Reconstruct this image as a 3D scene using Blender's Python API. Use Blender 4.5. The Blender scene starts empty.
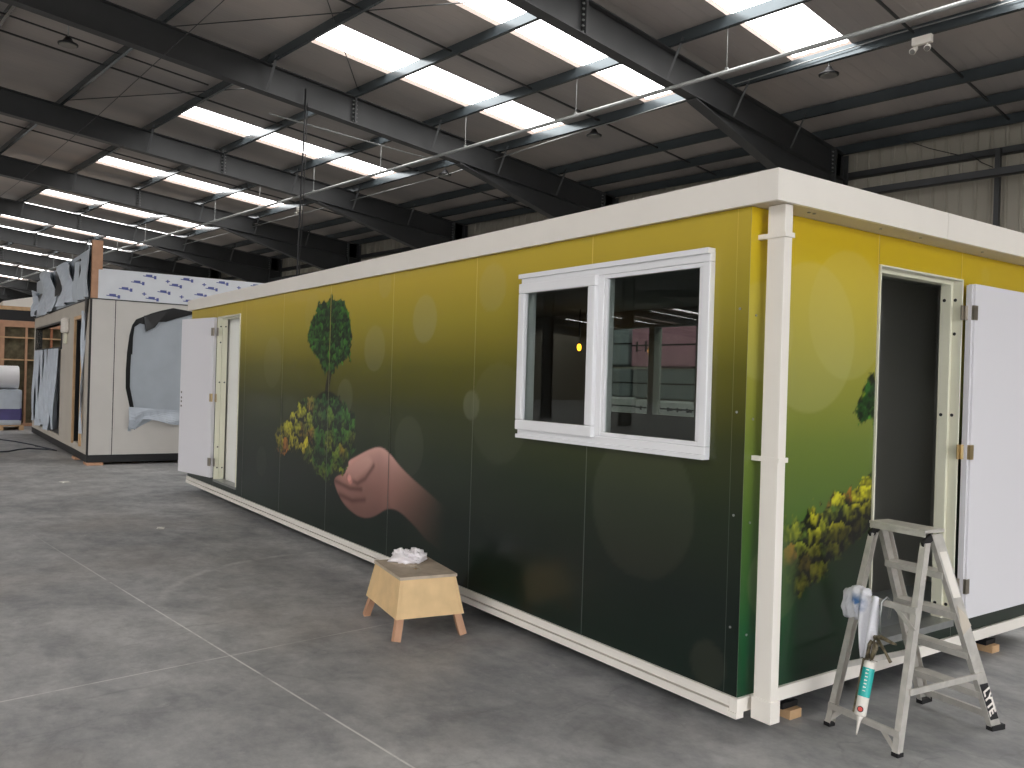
import bpy, bmesh, math, random
import numpy as np
from mathutils import Vector, Matrix
random.seed(7); RNG = np.random.RandomState(11)
SC = bpy.context.scene; COL = SC.collection
AZ = 0.1187                     # the cabins stand turned by this angle in the hall
CA, SA = math.cos(AZ), math.sin(AZ)
S = 0.08484; H0 = 7.4166
def zroof(Y):
    t = abs(Y+2) % 30.0; t = t if t <= 15 else 30-t      # two spans: ridges at -2 and -32, valley at -17
    return H0 + 2*S - S*t
def W(p): return (p[0]*CA + p[1]*SA, -p[0]*SA + p[1]*CA, p[2])     # cabin frame -> hall frame

# ------------------------------------------------------------------ materials
def lin(c):
    c = c/255.0
    return c/12.92 if c <= 0.04045 else ((c+0.055)/1.055)**2.4
def rgb(r, g, b): return (lin(r), lin(g), lin(b), 1)
MATS = {}
def mat(name, col, rough=0.6, metal=0.0, var=0.0, vscale=6.0, bump=0.0, bscale=40.0, coat=0.0, emit=None, spec=0.5):
    m = bpy.data.materials.new(name); m.use_nodes = True; MATS[name] = m
    nt = m.node_tree; b = nt.nodes['Principled BSDF']
    b.inputs['Base Color'].default_value = col; b.inputs['Roughness'].default_value = rough
    b.inputs['Metallic'].default_value = metal; b.inputs['Coat Weight'].default_value = coat
    b.inputs['Coat Roughness'].default_value = 0.08; b.inputs['Specular IOR Level'].default_value = spec
    tc = nt.nodes.new('ShaderNodeTexCoord')
    if var > 0:
        n = nt.nodes.new('ShaderNodeTexNoise'); n.inputs['Scale'].default_value = vscale; n.inputs['Detail'].default_value = 6
        nt.links.new(tc.outputs['Object'], n.inputs['Vector'])
        mr = nt.nodes.new('ShaderNodeMapRange'); mr.inputs['From Min'].default_value = 0.3; mr.inputs['From Max'].default_value = 0.7
        mr.inputs['To Min'].default_value = 1-var; mr.inputs['To Max'].default_value = 1+var
        nt.links.new(n.outputs['Fac'], mr.inputs['Value'])
        vm = nt.nodes.new('ShaderNodeVectorMath'); vm.operation = 'SCALE'; vm.inputs[0].default_value = col[:3]
        nt.links.new(mr.outputs['Result'], vm.inputs['Scale']); nt.links.new(vm.outputs['Vector'], b.inputs['Base Color'])
    if bump > 0:
        n2 = nt.nodes.new('ShaderNodeTexNoise'); n2.inputs['Scale'].default_value = bscale; n2.inputs['Detail'].default_value = 4
        nt.links.new(tc.outputs['Object'], n2.inputs['Vector'])
        bp = nt.nodes.new('ShaderNodeBump'); bp.inputs['Strength'].default_value = bump; bp.inputs['Distance'].default_value = 0.01
        nt.links.new(n2.outputs['Fac'], bp.inputs['Height']); nt.links.new(bp.outputs['Normal'], b.inputs['Normal'])
    if emit:
        b.inputs['Emission Color'].default_value = emit[0]; b.inputs['Emission Strength'].default_value = emit[1]
    return m
white = mat('white_powder_coat', rgb(236, 230, 221), 0.35, var=0.02, vscale=3)
upvc = mat('white_upvc', rgb(236, 236, 238), 0.25, coat=0.2)
doorwhite = mat('door_white', rgb(222, 220, 224), 0.4)
cream = mat('cream_steel', rgb(228, 226, 205), 0.35)
soffit = mat('beige_soffit', rgb(200, 190, 175), 0.5)
steel = mat('grey_hall_steel', rgb(58, 59, 60), 0.5, var=0.12, vscale=2)
purlinm = mat('grey_purlin_steel', rgb(84, 92, 96), 0.2, metal=0.45, var=0.06, vscale=2)
darksteel = mat('dark_steel', rgb(52, 54, 54), 0.5)
galv = mat('galvanised', rgb(150, 152, 150), 0.4, metal=0.5, var=0.1, vscale=10)
black = mat('black_plastic', rgb(22, 22, 24), 0.5)
blackrub = mat('black_membrane', rgb(14, 15, 18), 0.3)
alu = mat('scuffed_aluminium', rgb(202, 198, 191), 0.42, metal=0.4, var=0.12, vscale=18, bump=0.05)
hinge_m = mat('hinge_steel', rgb(150, 142, 130), 0.35, metal=0.8)
brass = mat('brass_hinge', rgb(190, 168, 125), 0.35, metal=0.8)
ply = mat('stool_plywood', rgb(224, 190, 140), 0.6, var=0.08, vscale=9, bump=0.05)
plytop = mat('stool_top_dusty', rgb(186, 170, 150), 0.7, var=0.15, vscale=14)
pine = mat('pine_timber', rgb(200, 164, 124), 0.65, var=0.14, vscale=8)
rawpine = mat('orange_timber', rgb(190, 146, 116), 0.65, var=0.1, vscale=8)
cloth = mat('paper_towel', rgb(238, 232, 234), 0.9, bump=0.3, bscale=60)
film = mat('translucent_film', rgb(190, 198, 208), 0.35, var=0.08, vscale=5, bump=0.3, bscale=12)
sheetgrey = mat('wall_membrane_grey', rgb(176, 184, 192), 0.4, var=0.05, vscale=3, bump=0.15, bscale=6)
panelgrey = mat('light_grey_panel', rgb(206, 202, 196), 0.55, var=0.03, vscale=2)
panelwarm = mat('warm_grey_panel', rgb(186, 178, 166), 0.6, var=0.05, vscale=2)
inner = mat('dark_grey_liner', rgb(170, 170, 164), 0.7)
innerl = mat('pale_liner', rgb(236, 236, 230), 0.6)
vinyl = mat('cabin_vinyl', rgb(160, 165, 168), 0.35)
pinkm = mat('pink_insulation_wrap', rgb(205, 150, 165), 0.35, var=0.1, vscale=4, bump=0.2, bscale=15)
whitewrap = mat('white_wrap', rgb(225, 225, 222), 0.4, var=0.08, vscale=5, bump=0.4, bscale=9)
greywrap = mat('grey_wrap', rgb(150, 158, 160), 0.4, var=0.1, vscale=4, bump=0.3, bscale=9)
purple = mat('purple_print_wrap', rgb(70, 62, 120), 0.4, var=0.2, vscale=3)
rollm = mat('white_foam_roll', rgb(238, 236, 238), 0.5)
insul = mat('brown_mineral_wool', rgb(104, 98, 78), 0.95, var=0.35, vscale=7, bump=0.5, bscale=25)
redwood = mat('red_brown_timber', rgb(170, 110, 80), 0.7, var=0.12, vscale=9)
inkblue = mat('blue_print_ink', rgb(86, 96, 158), 0.5)
inkblack = mat('black_print_ink', rgb(25, 25, 28), 0.5)
teal = mat('teal_label', rgb(40, 178, 172), 0.4)
redm = mat('red_dot', rgb(205, 70, 60), 0.4)
gunm = mat('paint_spattered_metal', rgb(110, 100, 80), 0.5, metal=0.3, var=0.6, vscale=60)
cablem = mat('dark_cable', rgb(40, 46, 58), 0.5)
rockm = mat('paper_scrap', rgb(225, 222, 215), 0.8)
lampem = mat('lamp_glass', rgb(120, 118, 112), 0.3)
amber = mat('amber_reflection_glow', rgb(255, 180, 40), 0.4, emit=(rgb(255, 170, 30), 6.0))  # emissive colour of the imitated reflection behind the window glass

def skylight_mat():
    m = mat('rooflight_sheet', rgb(230, 230, 230), 0.5)
    b = m.node_tree.nodes['Principled BSDF']
    b.inputs['Emission Color'].default_value = (1.0, 0.985, 0.97, 1); b.inputs['Emission Strength'].default_value = SKY_E
    return m
SKY_E = 5.0
skym = skylight_mat()

def glass_mat():
    m = bpy.data.materials.new('window_glass'); m.use_nodes = True; nt = m.node_tree; nt.nodes.clear()
    o = nt.nodes.new('ShaderNodeOutputMaterial'); mx = nt.nodes.new('ShaderNodeMixShader')
    tr = nt.nodes.new('ShaderNodeBsdfTransparent'); tr.inputs['Color'].default_value = (.80, .84, .82, 1)
    gl = nt.nodes.new('ShaderNodeBsdfGlossy'); gl.inputs['Roughness'].default_value = 0.01
    lw = nt.nodes.new('ShaderNodeLayerWeight'); pw = nt.nodes.new('ShaderNodeMath'); pw.operation = 'POWER'; pw.inputs[1].default_value = 5
    fr = nt.nodes.new('ShaderNodeMath'); fr.operation = 'MULTIPLY_ADD'; fr.inputs[1].default_value = .95; fr.inputs[2].default_value = .055
    nt.links.new(lw.outputs['Facing'], pw.inputs[0]); nt.links.new(pw.outputs[0], fr.inputs[0]); nt.links.new(fr.outputs[0], mx.inputs[0]); nt.links.new(tr.outputs[0], mx.inputs[1]); nt.links.new(gl.outputs[0], mx.inputs[2])
    nt.links.new(mx.outputs[0], o.inputs[0]); return m
glass = glass_mat()

def attr_mat(name, rough, coat):
    m = mat(name, (1, 1, 1, 1), rough, coat=coat, spec=.3); nt = m.node_tree
    a = nt.nodes.new('ShaderNodeAttribute'); a.attribute_name = 'print'
    nt.links.new(a.outputs['Color'], nt.nodes['Principled BSDF'].inputs['Base Color']); return m
mural = attr_mat('printed_vinyl_wrap', 0.34, 0.25)

def ceiling_mat():
    m = mat('roof_liner_sheet', rgb(168, 160, 156), 0.55)
    nt = m.node_tree; b = nt.nodes['Principled BSDF']; tc = nt.nodes.new('ShaderNodeTexCoord')
    sx = nt.nodes.new('ShaderNodeSeparateXYZ'); nt.links.new(tc.outputs['Object'], sx.inputs[0])
    mu = nt.nodes.new('ShaderNodeMath'); mu.operation = 'MULTIPLY'; mu.inputs[1].default_value = 1/0.111
    fr = nt.nodes.new('ShaderNodeMath'); fr.operation = 'PINGPONG'; fr.inputs[1].default_value = 1.0
    nt.links.new(sx.outputs['X'], mu.inputs[0]); nt.links.new(mu.outputs[0], fr.inputs[0])
    ra = nt.nodes.new('ShaderNodeMapRange'); ra.inputs['From Min'].default_value = 0.8; ra.inputs['From Max'].default_value = 1.0
    nt.links.new(fr.outputs[0], ra.inputs['Value'])
    bp = nt.nodes.new('ShaderNodeBump'); bp.inputs['Strength'].default_value = 0.6; bp.inputs['Distance'].default_value = 0.006
    nt.links.new(ra.outputs['Result'], bp.inputs['Height']); nt.links.new(bp.outputs['Normal'], b.inputs['Normal'])
    n = nt.nodes.new('ShaderNodeTexNoise'); n.inputs['Scale'].default_value = 0.7; n.inputs['Detail'].default_value = 5
    mp = nt.nodes.new('ShaderNodeMapping'); mp.inputs['Scale'].default_value = (1, 0.35, 1)
    nt.links.new(tc.outputs['Object'], mp.inputs[0]); nt.links.new(mp.outputs[0], n.inputs['Vector'])
    cr = nt.nodes.new('ShaderNodeValToRGB'); cr.color_ramp.elements[0].position = .35; cr.color_ramp.elements[1].position = .65
    cr.color_ramp.elements[0].color = rgb(154, 148, 144); cr.color_ramp.elements[1].color = rgb(176, 167, 160)
    nt.links.new(n.outputs['Fac'], cr.inputs[0]); nt.links.new(cr.outputs[0], b.inputs['Base Color'])
    return m
ceilm = ceiling_mat()

def floor_mat():
    m = mat('worn_concrete', rgb(120, 120, 120), 0.5); nt = m.node_tree; N = nt.nodes; L = nt.links
    b = N['Principled BSDF']; tc = N.new('ShaderNodeTexCoord')
    def noise(sc, det, rough=.55, mp=None, dist=0):
        n = N.new('ShaderNodeTexNoise'); n.inputs['Scale'].default_value = sc; n.inputs['Detail'].default_value = det
        n.inputs['Roughness'].default_value = rough; n.inputs['Distortion'].default_value = dist
        if mp:
            q = N.new('ShaderNodeMapping'); q.inputs['Scale'].default_value = mp[0]; q.inputs['Rotation'].default_value = (0, 0, mp[1]); q.inputs['Location'].default_value = mp[2]
            L.new(tc.outputs['Object'], q.inputs[0]); L.new(q.outputs[0], n.inputs['Vector'])
        else: L.new(tc.outputs['Object'], n.inputs['Vector'])
        return n.outputs['Fac']
    def ramp(src, a, bb, lo=0., hi=1.):
        r = N.new('ShaderNodeMapRange'); r.inputs['From Min'].default_value = a; r.inputs['From Max'].default_value = bb
        r.inputs['To Min'].default_value = lo; r.inputs['To Max'].default_value = hi; L.new(src, r.inputs['Value']); return r.outputs['Result']
    def math_(op, a, bb=None, v=None, cl=False):
        q = N.new('ShaderNodeMath'); q.operation = op; q.use_clamp = cl
        if isinstance(a, (int, float)): q.inputs[0].default_value = a
        else: L.new(a, q.inputs[0])
        if bb is not None: L.new(bb, q.inputs[1])
        elif v is not None: q.inputs[1].default_value = v
        return q.outputs[0]
    def mix(f, c1, c2):
        q = N.new('ShaderNodeMix'); q.data_type = 'RGBA'
        if isinstance(f, float): q.inputs[0].default_value = f
        else: L.new(f, q.inputs[0])
        for i, c in ((6, c1), (7, c2)):
            if isinstance(c, tuple): q.inputs[i].default_value = c
            else: L.new(c, q.inputs[i])
        return q.outputs[2]
    big = ramp(noise(0.5, 8, .66, ((1, 1, 1), 0.3, (3, 1, 0)), .3), .38, .62)
    mid = ramp(noise(2.4, 10, .74, ((1, 1.25, 1), 0.4, (9, 2, 0))), .38, .62)
    fine = ramp(noise(14, 6, .7), .3, .7)
    strk = ramp(noise(3.2, 7, .7, ((.8, 1.5, 1), .5, (4, 4, 0)), .3), .42, .62)
    c = mix(big, rgb(136, 137, 138), rgb(198, 197, 195))
    c = mix(math_('MULTIPLY', mid, v=.6), c, rgb(128, 129, 131))
    c = mix(math_('MULTIPLY', strk, v=.28), c, rgb(210, 209, 206))
    c = mix(math_('MULTIPLY', fine, v=.30), c, rgb(112, 113, 114))
    dirt = ramp(noise(.9, 6, .6, ((1, 1, 1), 1.1, (17, 5, 0)), .5), .60, .72)
    c = mix(math_('MULTIPLY', dirt, v=.5), c, rgb(88, 88, 88))
    warm = ramp(noise(.6, 4, .5, ((1, 1, 1), 0, (31, 8, 0))), .55, .7)
    c = mix(math_('MULTIPLY', warm, v=.25), c, rgb(166, 156, 146))
    chalk = ramp(noise(5.5, 9, .78, ((1, 1, 1), .2, (2, 8, 0))), .60, .70)
    c = mix(math_('MULTIPLY', chalk, v=.4), c, rgb(212, 210, 206))
    # scratches, cracks
    v = N.new('ShaderNodeTexVoronoi'); v.feature = 'DISTANCE_TO_EDGE'; v.inputs['Scale'].default_value = 0.8
    wn = N.new('ShaderNodeTexNoise'); wn.inputs['Scale'].default_value = 1.6; wn.inputs['Detail'].default_value = 5
    L.new(tc.outputs['Object'], wn.inputs['Vector'])
    vm = N.new('ShaderNodeVectorMath'); vm.operation = 'MULTIPLY_ADD'; vm.inputs[1].default_value = (.9, .9, 0)
    L.new(wn.outputs['Color'], vm.inputs[0]); L.new(tc.outputs['Object'], vm.inputs[2]); L.new(vm.outputs[0], v.inputs['Vector'])
    crack = ramp(v.outputs['Distance'], .0, .012, 1, 0)
    msk = ramp(noise(.7, 3, .5, ((1, 1, 1), 0, (7, 7, 0))), .5, .6)
    c = mix(math_('MULTIPLY', math_('MULTIPLY', crack, msk), v=.15), c, rgb(66, 66, 66))
    v3 = N.new('ShaderNodeTexVoronoi'); v3.feature = 'DISTANCE_TO_EDGE'; v3.inputs['Scale'].default_value = 1.5
    mp3 = N.new('ShaderNodeMapping'); mp3.inputs['Scale'].default_value = (1.0, .28, 1); mp3.inputs['Rotation'].default_value = (0, 0, .6)
    L.new(tc.outputs['Object'], mp3.inputs[0])
    vm3 = N.new('ShaderNodeVectorMath'); vm3.operation = 'MULTIPLY_ADD'; vm3.inputs[1].default_value = (.35, .35, 0)
    L.new(wn.outputs['Color'], vm3.inputs[0]); L.new(mp3.outputs[0], vm3.inputs[2]); L.new(vm3.outputs[0], v3.inputs['Vector'])
    sc3 = ramp(v3.outputs['Distance'], .0, .010, 1, 0); mk3 = ramp(noise(1.1, 4, .6, ((1, 1, 1), 0, (21, 3, 0))), .50, .62)
    c = mix(math_('MULTIPLY', math_('MULTIPLY', sc3, mk3), v=.32), c, rgb(92, 92, 93))
    # chalky saw-cut joint lines and tyre arc
    sx = N.new('ShaderNodeSeparateXYZ'); L.new(tc.outputs['Object'], sx.inputs[0])
    wob = math_('MULTIPLY', math_('SUBTRACT', noise(.8, 2), v=.5), v=.012)
    def line(coord, at, w):
        d = math_('ABSOLUTE', math_('ADD', math_('SUBTRACT', coord, v=at), wob)); return ramp(d, w*.5, w, 1, 0)
    brk = ramp(noise(2.3, 5, .7), .34, .5)
    fade = ramp(sx.outputs['X'], -7.5, -3.2, 0, 1)
    l1 = math_('MULTIPLY', line(sx.outputs['Y'], -1.329, .0075), math_('MULTIPLY', brk, fade))
    c = mix(math_('MULTIPLY', l1, v=.85), c, rgb(236, 234, 230))
    l2 = math_('MULTIPLY', line(sx.outputs['X'], -2.461, .008), brk)
    l2 = math_('MULTIPLY', l2, ramp(sx.outputs['Y'], -.9, -1.1, .6, 1))
    c = mix(math_('MULTIPLY', l2, v=.75), c, rgb(220, 218, 214))
    dx = math_('ADD', sx.outputs['X'], v=3.3); dy = math_('ADD', sx.outputs['Y'], v=-.15)
    rad = math_('SQRT', math_('ADD', math_('MULTIPLY', dx, dx), math_('MULTIPLY', dy, dy)))
    arc = ramp(math_('ABSOLUTE', math_('SUBTRACT', rad, v=1.47)), .01, .05, 1, 0)
    am = math_('MULTIPLY', ramp(sx.outputs['X'], -3.7, -4.1, 0, 1), ramp(noise(5, 5, .6), .38, .6))
    c = mix(math_('MULTIPLY', math_('MULTIPLY', arc, am), v=.42), c, rgb(222, 221, 216))
    L.new(c, b.inputs['Base Color'])
    r = ramp(mid, 0, 1, .40, .62); L.new(r, b.inputs['Roughness'])
    bp = N.new('ShaderNodeBump'); bp.inputs['Strength'].default_value = .12; bp.inputs['Distance'].default_value = .01
    L.new(fine, bp.inputs['Height']); L.new(bp.outputs[0], b.inputs['Normal'])
    return m
floorm = floor_mat()

# ------------------------------------------------------------------ mesh helpers
class MB:
    def __init__(s): s.v = []; s.f = []
    def add(s, vs, fs):
        o = len(s.v); s.v += [tuple(float(c) for c in q) for q in vs]; s.f += [tuple(o+i for i in q) for q in fs]; return s
    def box(s, x0, x1, y0, y1, z0, z1):
        return s.add([(x0,y0,z0),(x1,y0,z0),(x1,y1,z0),(x0,y1,z0),(x0,y0,z1),(x1,y0,z1),(x1,y1,z1),(x0,y1,z1)],
                     [(0,3,2,1),(4,5,6,7),(0,1,5,4),(1,2,6,5),(2,3,7,6),(3,0,4,7)])
    def hexa(s, p): return s.add(p, [(0,3,2,1),(4,5,6,7),(0,1,5,4),(1,2,6,5),(2,3,7,6),(3,0,4,7)])
    def bar(s, a, b, w, h, side=None):
        a = Vector(a); b = Vector(b); d = (b-a).normalized()
        sd = Vector(side) if side else d.cross(Vector((0,0,1)))
        if sd.length < 1e-4: sd = Vector((1,0,0))
        sd = (sd - d*sd.dot(d)).normalized(); u = sd.cross(d).normalized()
        q = []
        for P in (a, b): q += [P-sd*w/2-u*h/2, P+sd*w/2-u*h/2, P+sd*w/2+u*h/2, P-sd*w/2+u*h/2]
        return s.add(q, [(0,3,2,1),(4,5,6,7),(0,1,5,4),(1,2,6,5),(2,3,7,6),(3,0,4,7)])
    def tube(s, pts, r, n=10, caps=True):
        pts = [Vector(p) for p in pts]; rs = r if isinstance(r, (list, tuple)) else [r]*len(pts); vs = []; ref = None
        for i, p in enumerate(pts):
            d = (pts[min(i+1, len(pts)-1)] - pts[max(i-1, 0)]).normalized()
            if ref is None:
                ref = d.cross(Vector((0,0,1)));
                if ref.length < 1e-3: ref = d.cross(Vector((0,1,0)))
            a = (ref - d*ref.dot(d)).normalized(); ref = a; b2 = d.cross(a)
            for k in range(n):
                t = 2*math.pi*k/n; vs.append(p + a*math.cos(t)*rs[i] + b2*math.sin(t)*rs[i])
        fs = []
        for i in range(len(pts)-1):
            for k in range(n): fs.append((i*n+k, i*n+(k+1)%n, (i+1)*n+(k+1)%n, (i+1)*n+k))
        if caps: fs += [tuple(reversed(range(n))), tuple((len(pts)-1)*n+k for k in range(n))]
        return s.add(vs, fs)
    def prism(s, poly, axis, a, b):          # polygon in the two other axes, extruded along axis
        def P(q, t):
            return {'x': (t, q[0], q[1]), 'y': (q[0], t, q[1]), 'z': (q[0], q[1], t)}[axis]
        n = len(poly); vs = [P(q, a) for q in poly] + [P(q, b) for q in poly]
        fs = [tuple(range(n)), tuple(reversed(range(n, 2*n)))] + [(i, n+i, n+(i+1)%n, (i+1)%n) for i in range(n)]
        return s.add(vs, fs)
    def build(s, name, m, parent=None, loc=None, smooth=False, bevel=0.0, frame='C', recalc=True):
        o0 = Vector((0,0,0)); rot = 0
        if parent is not None:
            r = parent
            while r.parent is not None: r = r.parent
            o0 = Vector(r['_o'][:])
        elif loc is not None: o0 = Vector(loc)
        me = bpy.data.meshes.new(name)
        me.from_pydata([tuple(Vector(q)-o0) for q in s.v], [], s.f); me.materials.append(m)
        if recalc or bevel:
            bm = bmesh.new(); bm.from_mesh(me); bmesh.ops.recalc_face_normals(bm, faces=bm.faces)
            if bevel: bmesh.ops.bevel(bm, geom=[e for e in bm.edges if e.is_manifold and e.calc_face_angle(0) > .6], offset=bevel, segments=2, affect='EDGES', profile=.6)
            bm.to_mesh(me); bm.free()
        if smooth:
            for p in me.polygons: p.use_smooth = True
        o = bpy.data.objects.new(name, me); COL.objects.link(o)
        if parent is not None: o.parent = parent
        elif loc is not None:
            o.location = W(loc) if frame == 'C' else loc
            if frame == 'C': o.rotation_euler = (0, 0, -AZ)
        return o
def tag(o, label, cat, group=None, kind=None):
    o['label'] = label; o['category'] = cat
    if group: o['group'] = group
    if kind: o['kind'] = kind
    return o
def thing(name, label, cat, loc, frame='C', group=None):
    o = bpy.data.objects.new(name, None); COL.objects.link(o); o.empty_display_size = .1
    o.location = W(loc) if frame == 'C' else loc
    if frame == 'C': o.rotation_euler = (0, 0, -AZ)
    o['_o'] = list(loc); return tag(o, label, cat, group)
def struct(mb, name, m, parent=None):
    o = mb.build(name, m, parent)
    if parent is None: o['kind'] = 'structure'
    return o
def copy_tree(o, parent=None):
    c = o.copy(); COL.objects.link(c); c.parent = parent
    if parent is not None: c.matrix_parent_inverse = o.matrix_parent_inverse
    for ch in [k for k in bpy.data.objects if k.parent == o]: copy_tree(ch, c)
    return c

# ------------------------------------------------------------------ the hall (hall frame)
PY = [1.567, 3.42, 5.205, 7.05, 8.873, 10.707, 11.841, 12.80]
FX = [-6.10 - 6.02*k for k in range(0, 11)]
XL, XR, YB, YF = -66.4, 12.0, 13.05, -47.05
b = MB().box(XL-.3, XR+.3, YF-.3, YB+.3, -.2, 0); struct(b, 'floor', floorm)
sky_x = []
for k in range(-3, 10):
    for off in (1.10, 4.14):
        x = -12.12 - 6.02*k + off
        if XL+1 < x < XR-2: sky_x.append(x)
sky_x.sort()
SLOPES = [(-2.0, 3.42, 8.95, YB+.2), (-17.0, -12.95, -7.42, -2.0), (-32.0, -26.58, -21.05, -17.0), (YF-.2, -42.95, -37.42, -32.0)]
rev = mat('rooflight_edge', rgb(136, 122, 114), 0.7)
cm = MB(); rm_ = []
xs = [XL-.2]
for x in sky_x: xs += [x, x+1.0]
xs += [XR+.2]
for ys in SLOPES:
    for i in range(len(xs)-1):
        for j in range(3):
            x0, x1, y0, y1 = xs[i], xs[i+1], ys[j], ys[j+1]; z0, z1 = zroof(y0)+.2, zroof(y1)+.2
            A = [(x0,y0,z0),(x1,y0,z0),(x1,y1,z1),(x0,y1,z1)]; B = [(x,y,z+.105) for x,y,z in A]
            if not (i % 2 == 1 and j == 1): cm.add(A, [(0,1,2,3)]); cm.add(B, [(3,2,1,0)])
            else: cm.add(A+B, [(0,1,5,4),(1,2,6,5),(2,3,7,6),(3,0,4,7)]); rm_ += list(range(len(cm.f)-4, len(cm.f)))
c = cm.build('ceiling', ceilm, recalc=False); c['kind'] = 'structure'; c.data.materials.append(rev)
for i in rm_: c.data.polygons[i].material_index = 1
n = 0
for ys in SLOPES:
    for x in sky_x:
        n += 1; ya, yb = ys[1], ys[2]; m = MB()
        za, zb = zroof(ya)+.275, zroof(yb)+.275
        for k in range(6):       # corrugated translucent sheet
            xa = x+.0+k/6.0; m.add([(xa,ya,za),(xa+1/12.,ya,za+.015),(xa+1/6.,ya,za),(xa+1/6.,yb,zb),(xa+1/12.,yb,zb+.015),(xa,yb,zb)], [(0,1,4,5),(1,2,3,4)])
        o = m.build('window_%d' % n, skym, recalc=False); o['kind'] = 'structure'
wallm = mat('wall_cladding', rgb(166, 160, 146), 0.6, var=.05, vscale=.6)
def cladding(m, x0, x1, y, z0, z1, inward, axis='x', step=.25):
    n = int((x1-x0)/step); prof = []
    for i in range(n):
        a = x0+i*step; prof += [(a, 0), (a+step*.72, 0), (a+step*.80, .03), (a+step*.92, .03), (a+step, 0)]
    for i in range(len(prof)-1):
        (a, d1), (b_, d2) = prof[i], prof[i+1]
        if b_-a < 1e-6: continue
        q = [(a, y+inward*d1), (b_, y+inward*d2)]
        P = [(q[0][0], q[0][1]), (q[1][0], q[1][1])]
        if axis == 'y': P = [(p[1], p[0]) for p in P]
        m.add([(*P[0], z0), (*P[1], z0), (*P[1], z1), (*P[0], z1)], [(0,1,2,3)])
    return m
m = cladding(MB(), XL, XR, YB, 0, zroof(YB)+.2, -1)
m.box(XL, XR, YB+.02, YB+.15, 0, zroof(YB)+.25); struct(m, 'wall_back', wallm)
# front wall (behind the photographer) with open roller doors
doorsF = [(-16.2, -10.4), (-4.4, 1.8), (5.0, 10.2)]
m = MB(); xs = [XL]
for a, b_ in doorsF: xs += [a, b_]
xs += [XR]
for i in range(0, len(xs), 2): m.box(xs[i], xs[i+1], YF-.15, YF, 0, zroof(YF)+.25)
for a, b_ in doorsF: m.box(a, b_, YF-.15, YF, 4.9, zroof(YF)+.25)
struct(m, 'wall_front', wallm)
m = MB(); yr = [(-26.0, -19.0), (-9.0, 1.0)]
ys = [YF, -26.0, -19.0, -9.0, 1.0, YB]
for i in range(0, 6, 2): m.box(XR, XR+.15, ys[i], ys[i+1], 0, 7.9)
for a, b_ in yr: m.box(XR, XR+.15, a, b_, 5.2, 7.9)
struct(m, 'wall_right', wallm)
m = MB().box(XL-.15, XL, YF, YB, 0, 7.9); struct(m, 'wall_left', wallm)

# portal frames
ORD = ['nearest', 'second nearest', 'third nearest', 'fourth', 'fifth', 'sixth', 'seventh', 'eighth', 'ninth', 'tenth', 'eleventh']
flym = mat('brace_steel', rgb(84, 86, 87), 0.45)
def make_portal(X):
    t = thing('portal_frame', '', 'steel frame', (X, YB, 0), 'W', 'portal frames carrying the hall roof')
    D = .52; w = .10
    def ibeam(pts, name, depth=D):
        m = MB()
        for (y0, z0), (y1, z1) in zip(pts[:-1], pts[1:]):
            for zz, th in ((0, .018), (-depth+.018, .018)):
                m.hexa([(X-w,y0,z0+zz-th),(X+w,y0,z0+zz-th),(X+w,y1,z1+zz-th),(X-w,y1,z1+zz-th),(X-w,y0,z0+zz),(X+w,y0,z0+zz),(X+w,y1,z1+zz),(X-w,y1,z1+zz)])
            m.hexa([(X-.007,y0,z0-depth+.01),(X+.007,y0,z0-depth+.01),(X+.007,y1,z1-depth+.01),(X-.007,y1,z1-depth+.01),
                    (X-.007,y0,z0-.01),(X+.007,y0,z0-.01),(X+.007,y1,z1-.01),(X-.007,y1,z1-.01)])
        return m.build(name, steel, t)
    e = 12.72
    ibeam([(-2, zroof(-2)), (e, zroof(e))], 'rafter'); ibeam([(-2, zroof(-2)), (-17.0, zroof(-17.0)), (-32, zroof(-32)), (-46.9, zroof(-46.9))], 'rafter')
    # haunch under the rafter towards the column
    m = MB(); hz0, hz1 = zroof(7.75)-D, 5.08
    m.hexa([(X-.007,7.75,hz0-.02),(X+.007,7.75,hz0-.02),(X+.007,12.35,hz1),(X-.007,12.35,hz1),(X-.007,7.75,hz0),(X+.007,7.75,hz0),(X+.007,12.35,zroof(12.35)-D),(X-.007,12.35,zroof(12.35)-D)])
    m.hexa([(X-w,7.75,hz0-.03),(X+w,7.75,hz0-.03),(X+w,12.35,hz1-.02),(X-w,12.35,hz1-.02),(X-w,7.75,hz0-.01),(X+w,7.75,hz0-.01),(X+w,12.35,hz1),(X-w,12.35,hz1)])
    m.build('haunch', steel, t)
    for s, y0, y1 in ((1, 12.36, 12.86), (-1, -17.25, -16.75)):
        m = MB(); zt = zroof(y1 if s > 0 else y0)
        m.box(X-w, X+w, y0, y0+.02, 0, zt); m.box(X-w, X+w, y1-.02, y1, 0, zt); m.box(X-.007, X+.007, y0, y1, 0, zt)
        m.box(X-.16, X+.16, y0-.06, y1+.06, 0, .03); m.build('column', steel, t)
    for yy in (5.18, 12.34):                      # bolted end plates
        m = MB(); za = zroof(yy); m.box(X-w, X+w, yy-.018, yy+.018, za-D-.0-(.55 if yy > 10 else 0), za+.01); pl = m.build('end_plate', steel, t)
        for k in range(6):
            sx = .055; z = za-.07-k*(D-.13)/5; MB().tube([(X+sx,yy-.05,z),(X+sx,yy+.05,z)], .015, 6).build('bolt', galv, pl)
    for yy in (3.42, 7.05, 8.873, 10.707):       # fly braces rafter - purlin
        m = MB(); m.bar((X+.10, yy-.06, zroof(yy)-D+.03), (X+.36, yy-.02, zroof(yy)+.09), .05, .006, (0,1,0)); m.build('fly_brace', flym, t)
    return t
p0 = make_portal(FX[0])
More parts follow.
